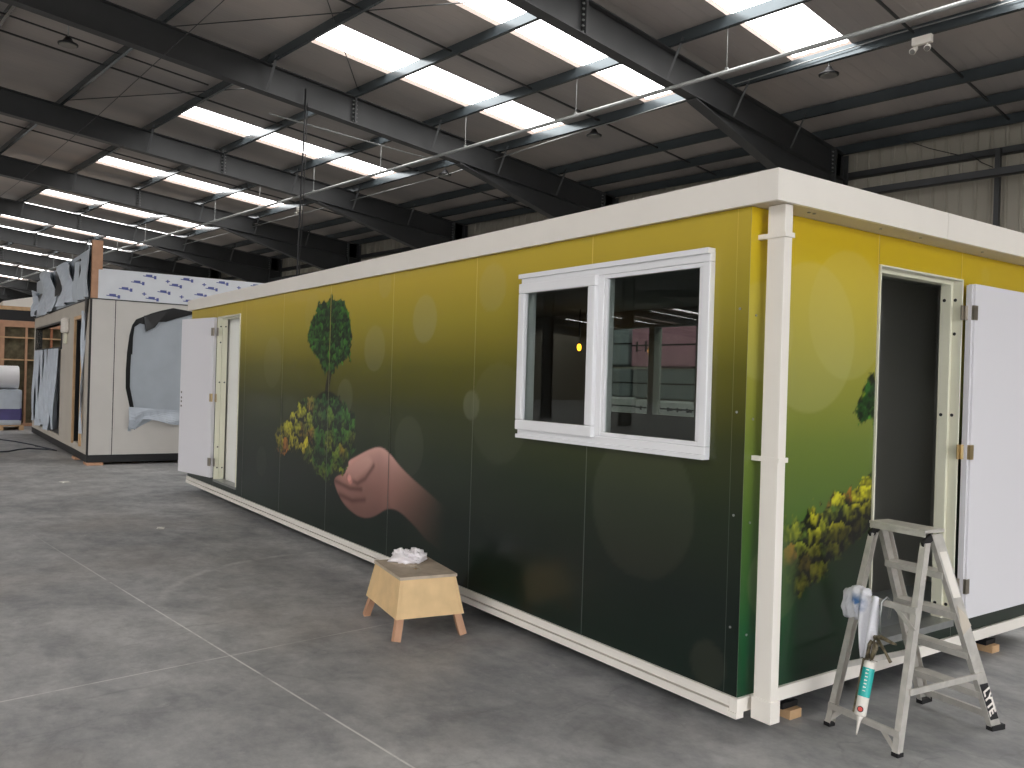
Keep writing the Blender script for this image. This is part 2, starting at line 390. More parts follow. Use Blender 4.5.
desc = ['nearest dark grey steel portal frame, its haunch running down behind the cabin roof corner',
 'second nearest dark steel portal frame, crossing the roof above the middle of the cabin',
 'third nearest dark steel portal frame, left of the hanging black cord',
 'fourth nearest dark steel portal frame, above the grey wrapped cabin',
 'fifth nearest dark steel portal frame, low over the far cabin']
for k, X in enumerate(FX):
    o = p0 if k == 0 else copy_tree(p0)
    o.location = (X, YB, 0); o['label'] = desc[k] if k < 5 else 'dark steel portal frame far down the hall, %s counting from the nearest' % ORD[k]
# a frame overhead, right of the view
# purlins
PN = ['seventh purlin up from the eave, just above the upper ends of the rooflights', 'sixth purlin up from the eave, along the upper end of the rooflights', 'fifth purlin up from the eave, crossing the rooflights below their upper ends',
      'fourth purlin up from the eave, holding the pipe hangers', 'purlin along the lower ends of the rooflights, with lamps hung under it',
      'first purlin below the rooflights, towards the back wall', 'purlin next to the eave beam', 'dark eave beam running along the top of the corrugated back wall']
def purlin(Y, label, depth=.2):
    m = MB(); z = zroof(Y); z1 = zroof(Y)+depth
    x0, x1 = XL+.1, XR-.1
    m.box(x0, x1, Y-.003, Y+.003, z, z1-.002); m.box(x0, x1, Y-.06, Y, z, z+.006); m.box(x0, x1, Y, Y+.06, z1-.012, z1-.006)
    m.box(x0, x1, Y-.06, Y-.055, z, z+.018)
    o = m.build('roof_purlin', purlinm, None, (-20, Y, z), frame='W'); return tag(o, label, 'purlin', 'purlins of the hall roof')
for Y, l in zip(PY, PN): purlin(Y, 'grey steel '+l)
purlin(-.27, 'grey steel purlin highest in the photo, near the top left corner')
# sag rods at mid bay, one per bay
BAY = [-3.09 - 6.02*k for k in range(0, 7)]
for k, X in enumerate(BAY):
    m = MB(); yy = [-.27]+PY
    for a, b_ in zip(yy[:-1], yy[1:]): m.bar((X, a, zroof(a)+.10), (X, b_, zroof(b_)+.10), .03, .03)
    tag(m.build('sag_rod', darksteel, None, (X, 5, zroof(5)), frame='W'),
        ('thin dark sag bar between the purlins beside the twin emergency light at upper right' if k == 0 else
         'thin dark sag bar crossing the purlins in the %s roof bay from the camera' % ['', 'second', 'third', 'fourth', 'fifth', 'sixth', 'seventh'][k]), 'roof bar', 'sag bars between the purlins')
# girts of the back wall, post and wires
for z, h, y0, lab in ((5.86, .12, 12.86, 'upper grey girt running along the corrugated back wall'), (5.36, .13, 12.30, 'dark horizontal tie rail in front of the back wall, below the upper girt'),
                      (4.2, .12, 12.86, 'lower grey girt along the corrugated back wall, above the white cabin roof edge')):
    m = MB().box(XL+.2, XR-.2, y0, y0+.14, z, z+.012).box(XL+.2, XR-.2, y0, y0+.01, z, z+h)
    tag(m.build('wall_girt', steel, None, (-20, y0, z), frame='W'), lab, 'girt', 'girts on the back wall')
m = MB().box(-3.28, -3.20, 12.76, 12.86, 0, 5.95); tag(m.build('wall_post', steel, None, (-3.24, 12.8, 0), frame='W'), 'narrow grey steel post on the back wall at the right edge', 'post')
for i, (a, b_, lab) in enumerate((((-4.9, 12.7, 6.42), (-3.9, 12.8, 5.95), 'thin dark wire sagging from the eave beam to the upper girt'), ((-3.7, 12.8, 5.93), (-3.3, 12.75, 5.62), 'thin dark wire running from the upper girt to the wall post'))):
    m = MB(); A = Vector(a); B = Vector(b_); m.tube([A, (A+B)/2-Vector((0,0,.03)), B], .008, 6)
    tag(m.build('wire', black, None, a, frame='W', smooth=True), lab, 'wire')
# roof bracing rods near the ridge
def rf(x, y, dz=.12): return (x, y, zroof(y)+dz)
for a, b_, lab in ((rf(-12.38, 1.76), rf(-7.4, 4.5), 'thin brace rod under the roof sheets at the top left, sloping down to the right'),
                   (rf(-12.0, 5.2), rf(-6.2, .4), 'thin brace rod crossing the second roof bay under the purlins'),
                   (rf(-18.1, 1.6), rf(-12.3, 4.6), 'thin brace rod in the third roof bay, left of the rooflights')):
    m = MB().tube([a, b_], .009, 6); tag(m.build('brace_rod', darksteel, None, a, frame='W', smooth=True), lab, 'brace rod')
m = MB().tube([(-4, .9, 6.62), (-9, 1.25, 6.6), (-16, 1.66, 6.6), (-23.5, 1.98, 6.6), (-40, 2.4, 6.6)], .007, 6)
tag(m.build('ceiling_wire', steel, None, (-9, 1.25, 6.6), frame='W', smooth=True), 'thin grey wire strung below the frames at the top left', 'wire')
# lighting conduits high up
for X, y1, k in ((-14.25, 3.2, 0),):
    m = MB().bar((X, -1.9, zroof(-1.9)+.08), (X, y1, zroof(y1)+.08), .025, .025)
    tag(m.build('lamp_conduit', darksteel, None, (X, 0, zroof(0)), frame='W'), 'thin dark conduit rail carrying the round lamp at the top left', 'conduit')
# main pipe with hangers
t = thing('water_pipe', 'long grey pipe hung below the roof on thin rods, running the length of the hall', 'pipe', (-5, 7.05, 6.19), 'W')
MB().tube([(8, 7.05, 6.19), (-20, 7.05, 6.19), (-60, 7.05, 6.19)], .030, 12).build('pipe', galv, t, smooth=True)
m = MB()
for k in range(18):
    X = -4.97-3.01*k; q = MB().tube([(X, 7.05, 6.2), (X, 7.05, zroof(7.05)+.02)], .006, 6); q.box(X-.02, X+.02, 7.03, 7.07, 6.215, 6.25)
    q.build('hanger', galv, t)
tag(MB().tube([(-12.42, 3.6, 6.37), (-12.3, 5.5, 6.27), (-12.22, 6.98, 6.2)], .014, 8).build('branch_pipe', galv, None, (-12.3, 5, 6.2), frame='W', smooth=True), 'thin pale branch pipe running across to the long hung pipe, right of the black cord', 'pipe')
tag(MB().tube([(6, 8.85, 6.90-.13), (-3.34, 8.82, 6.80), (-6.1, 8.8, 6.70), (-10.1, 8.8, 6.59), (-13.9, 8.8, 6.45), (-20, 8.8, 6.42), (-40, 8.8, 6.4)], .01, 8).build('conduit', galv, None, (-6, 8.8, 6.6), frame='W', smooth=True),
    'thin pale conduit running under the purlin with the lamps', 'conduit')
# black hanging cord
m = MB().tube([(-11.99, 4.09, 6.84), (-11.98, 4.08, 6.0), (-12.0, 4.06, 5.0), (-11.98, 4.02, 3.4), (-11.98, 3.97, 2.0), (-11.98, 3.97, .02)], .017, 8).tube([(-12.0, 4.14, 6.6), (-12.0, 4.12, 5.0), (-11.98, 4.02, 2.0)], .008, 6)
tag(m.build('hanging_cord', black, None, (-12.1, 4, 3), frame='W', smooth=True), 'black electric cord hanging straight down from the second steel frame to behind the cabin', 'cord')
# lamps
def lamp(x, y, ztop, zl, label):
    t = thing('highbay_lamp', label, 'lamp', (x, y, zl), 'W', 'round high bay lamps')
    MB().tube([(x, y, zl+.06), (x, y, ztop)], .012, 8).build('stem', galv, t, smooth=True)
    MB().tube([(x, y, zl-.02), (x, y, zl), (x, y, zl+.03), (x, y, zl+.09), (x, y, zl+.11)], [.15, .152, .09, .05, .04], 20).build('shade', black, t, smooth=True)
    MB().tube([(x, y, zl-.035), (x, y, zl-.018)], .125, 20).build('diffuser', lampem, t)
lamp(-4.36, 8.87, zroof(8.87)+.01, 6.49, 'black round high bay lamp under the purlin, right of the cabin roof corner')
lamp(-9.23, 8.87, zroof(8.87)+.01, 6.50, 'black high bay lamp hanging above the cabin window')
lamp(-14.02, 8.87, zroof(8.87)+.01, 6.50, 'black high bay lamp hanging between the second and third steel frames')
lamp(-24.0, 8.87, zroof(8.87)+.01, 6.50, 'small black high bay lamp hanging far down the hall under the lamp purlin')
lamp(-12.9+.05, .335, zroof(.335)+.1, 6.82, 'black round high bay lamp at the top left corner of the photo')
# twin emergency lights
def emerg(x, y, z, label):
    t = thing('emergency_light', label, 'emergency light', (x, y, z), 'W', 'twin head emergency lights')
    MB().box(x-.135, x+.135, y-.05, y+.03, z, z+.115).build('housing', white, t, bevel=.01)
    for s in (-1, 1):
        h = MB().tube([(x+s*.075, y-.01, z), (x+s*.075, y-.03, z-.05)], .014, 8).tube([(x+s*.075, y-.01, z-.035), (x+s*.10, y-.06, z-.075), (x+s*.10, y-.09, z-.10)], [.025, .042, .046], 14).build('lamp_head', white, t, smooth=True)
        MB().tube([(x+s*.101, y-.088, z-.099), (x+s*.102, y-.095, z-.105)], .038, 14).build('lens', lampem, h)
emerg(-2.93, 8.80, 6.53, 'white twin head emergency light under the purlin at the upper right')
emerg(-21.0, 8.80, 6.53, 'white twin head emergency light beside the hanging black cord')
emerg(-40.6, 12.75, 6.2, 'far white twin head emergency light above the printed sheet of the far cabin')

# ------------------------------------------------------------------ mural artwork (flat print on the cabin walls)
def hsh(ix, iy, k=0):
    h = (ix.astype(np.int64)*374761393 + iy.astype(np.int64)*668265263 + k*982451653) & 0xffffffff
    h = ((h ^ (h >> 13))*1274126177) & 0xffffffff
    return ((h ^ (h >> 16)) & 0xffff)/65535.0
def vnoise(x, y, sc, k=0):
    X = x/sc; Y = y/sc; ix = np.floor(X); iy = np.floor(Y); fx = X-ix; fy = Y-iy; fx = fx*fx*(3-2*fx); fy = fy*fy*(3-2*fy)
    a = hsh(ix, iy, k); b_ = hsh(ix+1, iy, k); c_ = hsh(ix, iy+1, k); d = hsh(ix+1, iy+1, k)
    return a*(1-fx)*(1-fy)+b_*fx*(1-fy)+c_*(1-fx)*fy+d*fx*fy
def segd(x, y, P, closed=True):
    P = np.array(P, float); D = np.full(x.shape, 1e9); n = len(P)
    for i in range(n if closed else n-1):
        a = P[i]; b_ = P[(i+1) % n]; d = b_-a; L = d@d+1e-12
        t = np.clip(((x-a[0])*d[0]+(y-a[1])*d[1])/L, 0, 1)
        D = np.minimum(D, np.hypot(x-a[0]-t*d[0], y-a[1]-t*d[1]))
    return D
def sdf(x, y, P):
    D = segd(x, y, P); P = np.array(P, float); ins = np.zeros(x.shape, bool); n = len(P)
    for i in range(n):
        a = P[i]; b_ = P[(i+1) % n]
        if a[1] == b_[1]: continue
        c_ = ((a[1] > y) != (b_[1] > y)) & (x < (b_[0]-a[0])*(y-a[1])/(b_[1]-a[1])+a[0]); ins ^= c_
    return np.where(ins, -D, D)
def L3(c): return np.array([lin(q) for q in c])
def grad(z, stops):
    zs = [s_[0] for s_ in stops]; cs = np.array([L3(s_[1]) for s_ in stops])
    return np.stack([np.interp(z, zs, cs[:, i]) for i in range(3)], -1)
def smooth(poly, it=2):
    for _ in range(it):
        q = []
        for i in range(len(poly)):
            a = poly[i]; b_ = poly[(i+1) % len(poly)]
            q += [(a[0]*.75+b_[0]*.25, a[1]*.75+b_[1]*.25), (a[0]*.25+b_[0]*.75, a[1]*.25+b_[1]*.75)]
        poly = q
    return poly
def blend(c, col, a): return c*(1-a[..., None]) + col*a[..., None]
LONG = [(.1, (8, 30, 22)), (.6, (10, 26, 20)), (1.0, (24, 38, 18)), (1.35, (50, 56, 16)), (1.7, (96, 93, 22)), (2.05, (156, 142, 42)), (2.35, (188, 164, 48)), (2.6, (194, 170, 50))]
END = [(.1, (12, 58, 38)), (.5, (28, 78, 42)), (.95, (66, 96, 38)), (1.35, (104, 120, 50)), (1.7, (146, 144, 56)), (2.05, (184, 166, 44)), (2.35, (206, 176, 34)), (2.6, (208, 174, 30))]
crown = smooth([(-4.73,2.36),(-4.45,2.27),(-4.33,2.1),(-4.27,1.9),(-4.33,1.75),(-4.55,1.71),(-4.78,1.64),(-5.02,1.71),(-5.24,1.86),(-5.35,1.98),(-5.26,2.14),(-5.08,2.28)])
bush = smooth([(-5.23,1.41),(-4.7,1.44),(-4.39,1.36),(-4.25,1.32),(-4.18,1.15),(-4.2,.94),(-4.39,.79),(-4.71,.68),(-4.99,.68),(-5.2,.79),(-5.45,.92),(-5.77,.80),(-6.05,.80),(-6.10,1.0),(-5.89,1.16),(-5.49,1.3)], 1)
hand = smooth([(-4.34,.86),(-4.1,.94),(-3.92,1.0),(-3.71,1.05),(-3.54,1.02),(-3.3,.90),(-2.98,.80),(-2.64,.70),(-2.2,.56),(-2.2,.30),(-2.85,.40),(-3.08,.50),(-3.34,.58),(-3.54,.57),(-3.75,.47),(-3.96,.42),(-4.2,.44),(-4.40,.50),(-4.54,.60),(-4.60,.68),(-4.50,.73),(-4.34,.75)], 2)
thumb = smooth([(-4.36,.83),(-4.1,.93),(-3.92,.99),(-3.79,.93),(-3.85,.84),(-4.02,.76),(-4.18,.68),(-4.30,.70)], 2)
LC = [(-3.85,1.85,.19,.10),(-3.02,2.06,.18,.14),(-6.27,1.74,.27,.06),(-4.41,1.43,.16,.08),(-2.34,1.44,.10,.16),(-3.21,1.09,.23,.06),(-2.01,1.4,.33,.045),(-2.12,2.23,.16,.09),(-6.53,.66,.16,.07),(-3.69,2.37,.11,.08),(-.18,.29,.11,.10),(-.67,.98,.38,.05),(-5.2,2.2,.2,.05)]
EC = [(.47,1.87,.37,.12),(.78,2.0,.33,.10),(.10,1.88,.23,.10),(2.18,2.34,.05,.08),(1.5,.5,.3,.05),(.25,.7,.2,.05)]
def clump(x, z, cell, k):
    ix = np.floor(x/cell); iz = np.floor(z/cell); best = np.full(x.shape, 9.); DZ = np.zeros(x.shape); H1 = np.zeros(x.shape); H2 = np.zeros(x.shape)
    for i in (-1, 0, 1):
        for j in (-1, 0, 1):
            jx, jz = ix+i, iz+j; cx = (jx+.2+.6*hsh(jx, jz, k))*cell; cz = (jz+.2+.6*hsh(jx, jz, k+1))*cell
            d = np.hypot(x-cx, (z-cz)*.8)/cell; m_ = d < best
            best = np.where(m_, d, best); DZ = np.where(m_, (z-cz)/cell, DZ); H1 = np.where(m_, hsh(jx, jz, k+2), H1); H2 = np.where(m_, hsh(jx, jz, k+3), H2)
    return best, DZ, H1, H2
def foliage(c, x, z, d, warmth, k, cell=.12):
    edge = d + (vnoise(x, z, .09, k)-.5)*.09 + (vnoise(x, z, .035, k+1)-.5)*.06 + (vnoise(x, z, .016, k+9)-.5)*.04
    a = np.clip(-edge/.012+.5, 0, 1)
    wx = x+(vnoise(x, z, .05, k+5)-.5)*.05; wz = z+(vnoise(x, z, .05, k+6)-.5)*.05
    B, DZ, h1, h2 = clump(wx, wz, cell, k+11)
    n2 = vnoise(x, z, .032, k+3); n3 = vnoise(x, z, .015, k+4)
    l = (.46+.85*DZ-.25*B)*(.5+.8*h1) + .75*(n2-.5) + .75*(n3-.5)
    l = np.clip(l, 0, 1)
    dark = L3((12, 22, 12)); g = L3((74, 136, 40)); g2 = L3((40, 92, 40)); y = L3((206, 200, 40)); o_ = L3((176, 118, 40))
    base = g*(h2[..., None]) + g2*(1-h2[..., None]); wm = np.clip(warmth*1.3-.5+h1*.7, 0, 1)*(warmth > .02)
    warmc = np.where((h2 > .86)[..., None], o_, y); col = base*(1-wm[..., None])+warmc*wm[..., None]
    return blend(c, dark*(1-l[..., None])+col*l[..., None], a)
def long_art(x, z):
    c = grad(z, LONG)
    for cx, cz, r_, a in LC:
        d = np.hypot(x-cx, z-cz); c = blend(c, L3((180, 184, 160)), np.clip((r_-d)/.012+.5, 0, 1)*a*np.interp(z, [.3, 1.9], [.28, 1.0]))
    # hand and arm, fading to the right
    d = sdf(x, z, hand); a = np.clip(-d/.014+.5, 0, 1)*np.clip((-2.62-x)/.85, 0, 1)
    te = segd(x, z, [(-4.36,.86),(-4.1,.94),(-3.92,1.0),(-3.71,1.05),(-3.54,1.02),(-3.3,.90),(-2.98,.80),(-2.64,.70)], False)
    sh = .30+.62*np.exp(-te/.17)+.06*(vnoise(x, z, .25, 300)-.5)
    sk = L3((224, 176, 164))*sh[..., None]**1.15
    sk = sk*(1-.25*np.clip((.75-z)/.3, 0, 1))[..., None]
    sk = blend(sk, L3((58, 58, 44)), np.clip((x+3.6)/.95, 0, 1)*.9)
    for ln in ([(-4.30,.74),(-4.10,.70),(-3.95,.76),(-3.80,.88)], [(-4.56,.67),(-4.25,.64),(-4.02,.66)], [(-4.46,.56),(-4.2,.54),(-3.95,.58)]):
        dd = segd(x, z, ln, False); sk = blend(sk, L3((70, 38, 34)), np.exp(-(dd/.022)**2)*.7)
    dn = np.hypot((x+4.25)/.055, (z-.715)/.045); sk = blend(sk, L3((214, 150, 140)), np.clip((1-dn)*3, 0, 1)*.6)
    c = blend(c, sk, a)
    dt = sdf(x, z, thumb); c = blend(c, L3((226, 184, 172))*(.50+.42*np.clip((z-.7)/.3, 0, 1))[..., None], np.clip(-dt/.05, 0, 1)*.75)
    dn = np.hypot((x+4.27)/.05, (z-.73)/.035); c = blend(c, L3((232, 180, 170)), np.clip((1-dn)*3, 0, 1)*.6)
    # trunk, crown, bush
    tr = np.abs(x+4.78+.03*np.sin(z*14)) - (.05+.05*np.clip((z-1.62)/.12, 0, 1)); a = np.clip(-tr/.012, 0, 1)*((z > 1.38) & (z < 1.78))
    c = blend(c, L3((34, 30, 20))*(1+.8*vnoise(x, z*.3, .02, 40))[..., None], a)
    soil = sdf(x, z, smooth([(-5.15,1.36),(-4.95,1.47),(-4.75,1.49),(-4.5,1.42),(-4.36,1.3),(-4.6,1.24),(-4.95,1.28)])); c = blend(c, L3((14, 24, 10)), np.clip(-soil/.02, 0, 1))
    w_ = np.clip((-x-4.9)/.7, 0, 1)*.8*np.clip(1.4-abs(z-1.05)*2, 0, 1)+.45*vnoise(x, z, .12, 77)*np.clip((1.35-z)*3, 0, 1)
    fade = np.clip((x+6.25)/.5, 0, 1)
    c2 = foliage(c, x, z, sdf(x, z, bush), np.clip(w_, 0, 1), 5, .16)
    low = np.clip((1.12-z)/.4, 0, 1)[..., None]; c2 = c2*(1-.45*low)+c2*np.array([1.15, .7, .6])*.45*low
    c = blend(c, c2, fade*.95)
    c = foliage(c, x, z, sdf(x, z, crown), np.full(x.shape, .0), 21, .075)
    return c
ebush = [(.28,.80),(.31,.94),(.51,1.0),(.72,1.05),(.87,1.12),(1.06,1.17),(1.06,.93),(.84,.83),(.62,.71),(.44,.60),(.33,.64)]
def end_art(y, z):
    c = grad(z, END)
    for cx, cz, r_, a in EC:
        d = np.hypot(y-cx, z-cz); c = blend(c, L3((214, 210, 150)), np.clip((r_-d)/.012+.5, 0, 1)*a)
    w_ = np.clip(.55+.5*(vnoise(y, z, .15, 90)-.3), 0, 1)
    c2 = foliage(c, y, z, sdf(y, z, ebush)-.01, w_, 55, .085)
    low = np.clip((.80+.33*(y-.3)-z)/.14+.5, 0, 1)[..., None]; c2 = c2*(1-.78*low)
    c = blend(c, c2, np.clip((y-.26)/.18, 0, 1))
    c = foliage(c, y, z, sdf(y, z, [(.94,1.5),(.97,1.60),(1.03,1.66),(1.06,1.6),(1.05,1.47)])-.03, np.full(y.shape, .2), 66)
    return c

# ------------------------------------------------------------------ the painted cabin
ZS, ZT, ZF, LU, WV = .187, 2.449, 2.590, -9.50, 3.0
cab = thing('portable_cabin', 'long portable cabin wrapped in a yellow to green print of a hand holding a tree', 'cabin', (0, 0, 0))
def printed_panel(name, axis, a0, a1, z0, z1, holes, th, art, step=.0115, at=0.0):
    """wall panel with a fine grid on its printed face; axis 'u' = long wall (faces -v), 'v' = end wall (faces +u)"""
    def cuts(lo, hi, extra, st):
        base = [lo, hi]+[e for e in extra if lo < e < hi]; base = sorted(set(base)); out = []
        for p, q_ in zip(base[:-1], base[1:]):
            k = max(1, int(math.ceil((q_-p)/st))); out += [p+(q_-p)*i/k for i in range(k)]
        return np.array(out+[hi])
    A = cuts(a0, a1, [h[0] for h in holes]+[h[1] for h in holes], step); Z = cuts(z0, z1, [h[2] for h in holes]+[h[3] for h in holes], step)
    GA, GZ = np.meshgrid(A, Z); nA, nZ = len(A), len(Z)
    col = np.clip(art(GA, GZ), 0, 1)
    P = lambda a, z, d: (a, at+d, z) if axis == 'u' else (at-d, a, z)
    vs = [P(a, z, 0) for a, z in zip(GA.ravel(), GZ.ravel())]; fs = []
    ca = (A[:-1]+A[1:])/2; cz = (Z[:-1]+Z[1:])/2
    HM = np.zeros((nZ-1, nA-1), bool)
    for h in holes: HM |= ((cz[:, None] > h[2]) & (cz[:, None] < h[3]) & (ca[None, :] > h[0]) & (ca[None, :] < h[1]))
    for j in range(nZ-1):
        for i in range(nA-1):
            if HM[j, i]: continue
            q = j*nA+i
            fs.append((q, q+1, q+1+nA, q+nA))
    nv = len(vs)
    # back face, sides and hole reveals as coarse boxes
    MBk = MB(); rects = [(a0, a1, z0, z1)]
    for h in holes:
        new = []
        for (p, q_, r_, s_) in rects:
            h0, h1, h2, h3 = max(p, h[0]), min(q_, h[1]), max(r_, h[2]), min(s_, h[3])
            if h0 >= h1 or h2 >= h3: new.append((p, q_, r_, s_)); continue
            if h0 > p: new.append((p, h0, r_, s_))
            if h1 < q_: new.append((h1, q_, r_, s_))
            if h2 > r_: new.append((h0, h1, r_, h2))
            if h3 < s_: new.append((h0, h1, h3, s_))
        rects = new
    for (p, q_, r_, s_) in rects:
        if axis == 'u': MBk.box(p, q_, at+.002, at+th, r_, s_)
        else: MBk.box(at-th, at-.002, max(p, .062), q_, r_, s_)
    off = len(vs); vs += MBk.v; fs2 = [tuple(off+i for i in f) for f in MBk.f]
    me = bpy.data.meshes.new(name); me.from_pydata(vs, [], fs+fs2); me.materials.append(mural); me.materials.append(inner)
    for p in me.polygons:
        if p.index >= len(fs): p.material_index = 1
    ca_ = me.color_attributes.new('print', 'FLOAT_COLOR', 'POINT')
    arr = np.ones((len(vs), 4), np.float32); arr[:nv, :3] = col.reshape(-1, 3); arr[nv:, :3] = L3((70, 72, 50))
    ca_.data.foreach_set('color', arr.ravel())
    o = bpy.data.objects.new(name, me); COL.objects.link(o); o.parent = cab; return o
WIN = (-1.744, -.208, 1.275, 2.263); LD = (-8.26, -7.375, .275, 2.31); ED = (1.042, 1.905, .285, 2.29)
edges = [LU, -8.30, -7.17, -5.97, -4.77, -3.53, -2.31, -1.11, 0.0]
JO = .0015
for a, b_ in zip(edges[:-1], edges[1:]):
    fine = -6.6 < (a+b_)/2 < -2.0
    printed_panel('wall_panel', 'u', a+JO, b_-JO, ZS, ZT, [WIN, LD], .06, long_art, .011 if fine else .02)
eed = [0.0, 1.04, 1.90, 3.0]
for i, (a, b_) in enumerate(zip(eed[:-1], eed[1:])):
    printed_panel('end_wall_panel', 'v', a+(0 if i == 0 else JO), b_-JO, ZS, ZT, [ED], .06, end_art, .010 if i == 0 else .02)
# joints: pale edges of the sheets between the panels
jm = attr_mat('joint_edge', .5, 0)
def joint(u, v, z0, z1, axis, w=.004):
    n = 24; m = MB(); cols = []
    for i in range(n+1):
        z = z0+(z1-z0)*i/n
        if axis == 'u': m.v += [(u-w, v-.002, z), (u+w, v-.002, z)]
        else: m.v += [(u+.002, v-w, z), (u+.002, v+w, z)]
    m.f = [(2*i, 2*i+1, 2*i+3, 2*i+2) for i in range(n)]
    o = m.build('panel_joint', jm, cab, recalc=False)
    z = np.repeat(np.linspace(z0, z1, n+1), 2); g = grad(z, LONG if axis == 'u' else END)*1.2+.07
    arr = np.ones((len(z), 4), np.float32); arr[:, :3] = g
    at_ = o.data.color_attributes.new('print', 'FLOAT_COLOR', 'POINT'); at_.data.foreach_set('color', arr.ravel())
for u in edges[1:-1]:
    if u == -1.11: joint(u, 0, ZS, WIN[2], 'u'); joint(u, 0, WIN[3], ZT, 'u')
    else: joint(u, 0, ZS, ZT, 'u', .004)
joint(-7.345, 0, ZS, ZT, 'u', .006); joint(-.076, 0, ZS, ZT, 'u', .0015)
joint(0, 1.03, ED[3], ZT, 'v', .003); joint(0, 1.90, ED[3], ZT, 'v', .003)
# rivets at the corner flashing
for z in (.5, 1.02, 1.5, 1.98):
    MB().tube([(-.05, -.004, z), (-.05, .001, z)], .006, 8).build('rivet', galv, cab); MB().tube([(.001, .05, z-.03), (.005, .05, z-.03)], .006, 8).build('rivet', galv, cab)
# the other walls, floor, roof, partitions
FWN = (-4.45, -2.95, 1.275, 2.25)
m = MB()
for (a, b_, z0, z1) in ((LU, FWN[0], ZS, ZT), (FWN[1], 0, ZS, ZT), (FWN[0], FWN[1], ZS, FWN[2]), (FWN[0], FWN[1], FWN[3], ZT)): m.box(a, b_, WV-.06, WV, z0, z1)
m.box(LU, LU+.06, .06, WV-.06, ZS, ZT); m.build('rear_wall', inner, cab)
MB().box(LU+.01, -.06, .06, WV-.06, ZS, .25).build('cabin_floor', vinyl, cab)
m = MB().box(LU+.06, -.06, .06, WV-.06, 2.38, 2.42); m.build('cabin_ceiling', inner, cab)
m = MB().box(-1.95, -1.9, .06, 1.0, .25, 2.38).box(-1.4, -1.36, 1.0, WV-.06, .25, .26); 
MB().box(-7.0, -6.94, .06, WV-.06, .25, 2.38).build('partition', innerl, cab)
MB().box(LU+.07, -7.01, .135, .16, .25, 2.38).build('partition', innerl, cab)  # pale board added just inside the long-wall door to catch light
m = MB().box(-.115, -.105, ED[0]-.05, ED[1]-.10, .25, 2.36)
m = MB().box(-.75, -.70, 1.0, WV-.06, .25, 2.38); m.build('partition', inner, cab)
OE, OV = .168, .034
MB().box(LU-.08, OE-.01, -OV+.01, WV+OV-.01, ZT+.02, ZF-.02).build('roof', white, cab)
z0, z1 = ZT, ZF
MB().box(LU-.1, .06, -OV, -OV+.02, z0, z1).build('fascia', white, cab)
MB().box(.0605, OE, -OV, -OV+.02, z0, z1).box(OE-.02, OE, -OV+.0201, 1.408, z0, z1).build('fascia', white, cab)
MB().box(OE-.02, OE, 1.411, WV+OV, z0, z1).build('fascia', white, cab)
MB().box(LU-.1, OE, WV+OV-.02, WV+OV, z0, z1).build('fascia', white, cab)
MB().box(LU-.1, LU-.08, -OV+.02, WV+OV-.02, z0, z1).build('fascia', white, cab)
m = MB().box(.0, OE-.021, -OV+.021, WV, ZT+.001, ZT+.015).box(LU-.08, 0, -OV+.021, 0.001, ZT+.001, ZT+.015); m.build('soffit', soffit, cab)
for v in (.30, .34, .9, 1.28, 1.95, 2.5): MB().tube([(.09, v, ZT-.004), (.09, v, ZT+.002)], .008, 8).build('screw', galv, cab)
# base rails
MB().box(LU, -.031, -.016, .05, .142, ZS).build('base_rail', white, cab)
MB().box(LU, -.031, -.022, .03, .096, .134).build('base_rail', white, cab)
m = MB().box(-.03, .016, -.016, WV, .122, ZS).box(-.03, .016, -.022, .03, .096, .122); m.build('base_rail', white, cab)
MB().box(.016, .04, .10, .13, .165, .195).build('rail_clip', white, cab)
m = MB().box(LU+.05, -.05, .45, .55, .075, ZS-.01).box(LU+.05, -.05, WV-.55, WV-.45, .075, ZS-.01)
for k in range(8): m.box(-.25-k*1.28, -.17-k*1.28, .06, WV-.06, .10, ZS-.01)
m.build('chassis', darksteel, cab)
# downpipe
dp = MB().box(.045, .14, .060, .115, .19, ZT).build('downpipe', white, cab, bevel=.004)
MB().box(.038, .147, .053, .122, .098, .20).build('sleeve', white, dp, bevel=.003)
for z in (2.30, 1.28):
    MB().box(.0, .0455, .05, .075, z, z+.022).box(.035, .15, .052, .058, z, z+.022).box(.142, .15, .055, .12, z, z+.022).build('bracket', white, dp)
# ---- window in the long wall
win = MB(); a, b_, z0, z1 = WIN; y0, y1 = -.035, .05; t_ = .05; mu = -1.0
for q in ((a, b_, z0, z0+t_), (a, b_, z1-t_, z1), (a, a+t_, z0+t_, z1-t_), (b_-t_, b_, z0+t_, z1-t_), (mu-.03, mu+.03, z0+t_, z1-t_)): win.box(q[0], q[1], y0, y1, q[2], q[3])
win = win.build('window', upvc, cab, bevel=.006)
MB().box(a-.012, b_, -.052, .0, z1-.012, z1+.016).build('head_trim', upvc, win, bevel=.003)
MB().box(a, b_, -.05, .0, z0-.012, z0+.012).build('sill', upvc, win, bevel=.003)
m = MB(); sa, sb, sz0, sz1 = a+.008, mu-.012, z0+.04, z1-.045; st = .062
for q in ((sa, sb, sz0, sz0+st), (sa, sb, sz1-st, sz1), (sa, sa+st, sz0+st, sz1-st), (sb-st, sb, sz0+st, sz1-st)): m.box(q[0], q[1], -.062, -.03, q[2], q[3])
m.build('opening_sash', upvc, win, bevel=.008)
MB().box(sa+st-.01, sb-st+.01, -.022, -.016, sz0+st-.01, sz1-st+.01).build('glass_pane', glass, win)
m = MB(); ga, gb, g0, g1 = mu+.03, b_-t_, z0+t_, z1-t_; st = .022
for q in ((ga, gb, g0, g0+st), (ga, gb, g1-st, g1), (ga, ga+st, g0+st, g1-st), (gb-st, gb, g0+st, g1-st)): m.box(q[0], q[1], -.028, .0, q[2], q[3])
m.build('glazing_bead', upvc, win, bevel=.004)
MB().box(ga+st-.01, gb-st+.01, -.012, -.006, g0+st-.01, g1-st+.01).build('glass_pane', glass, win)
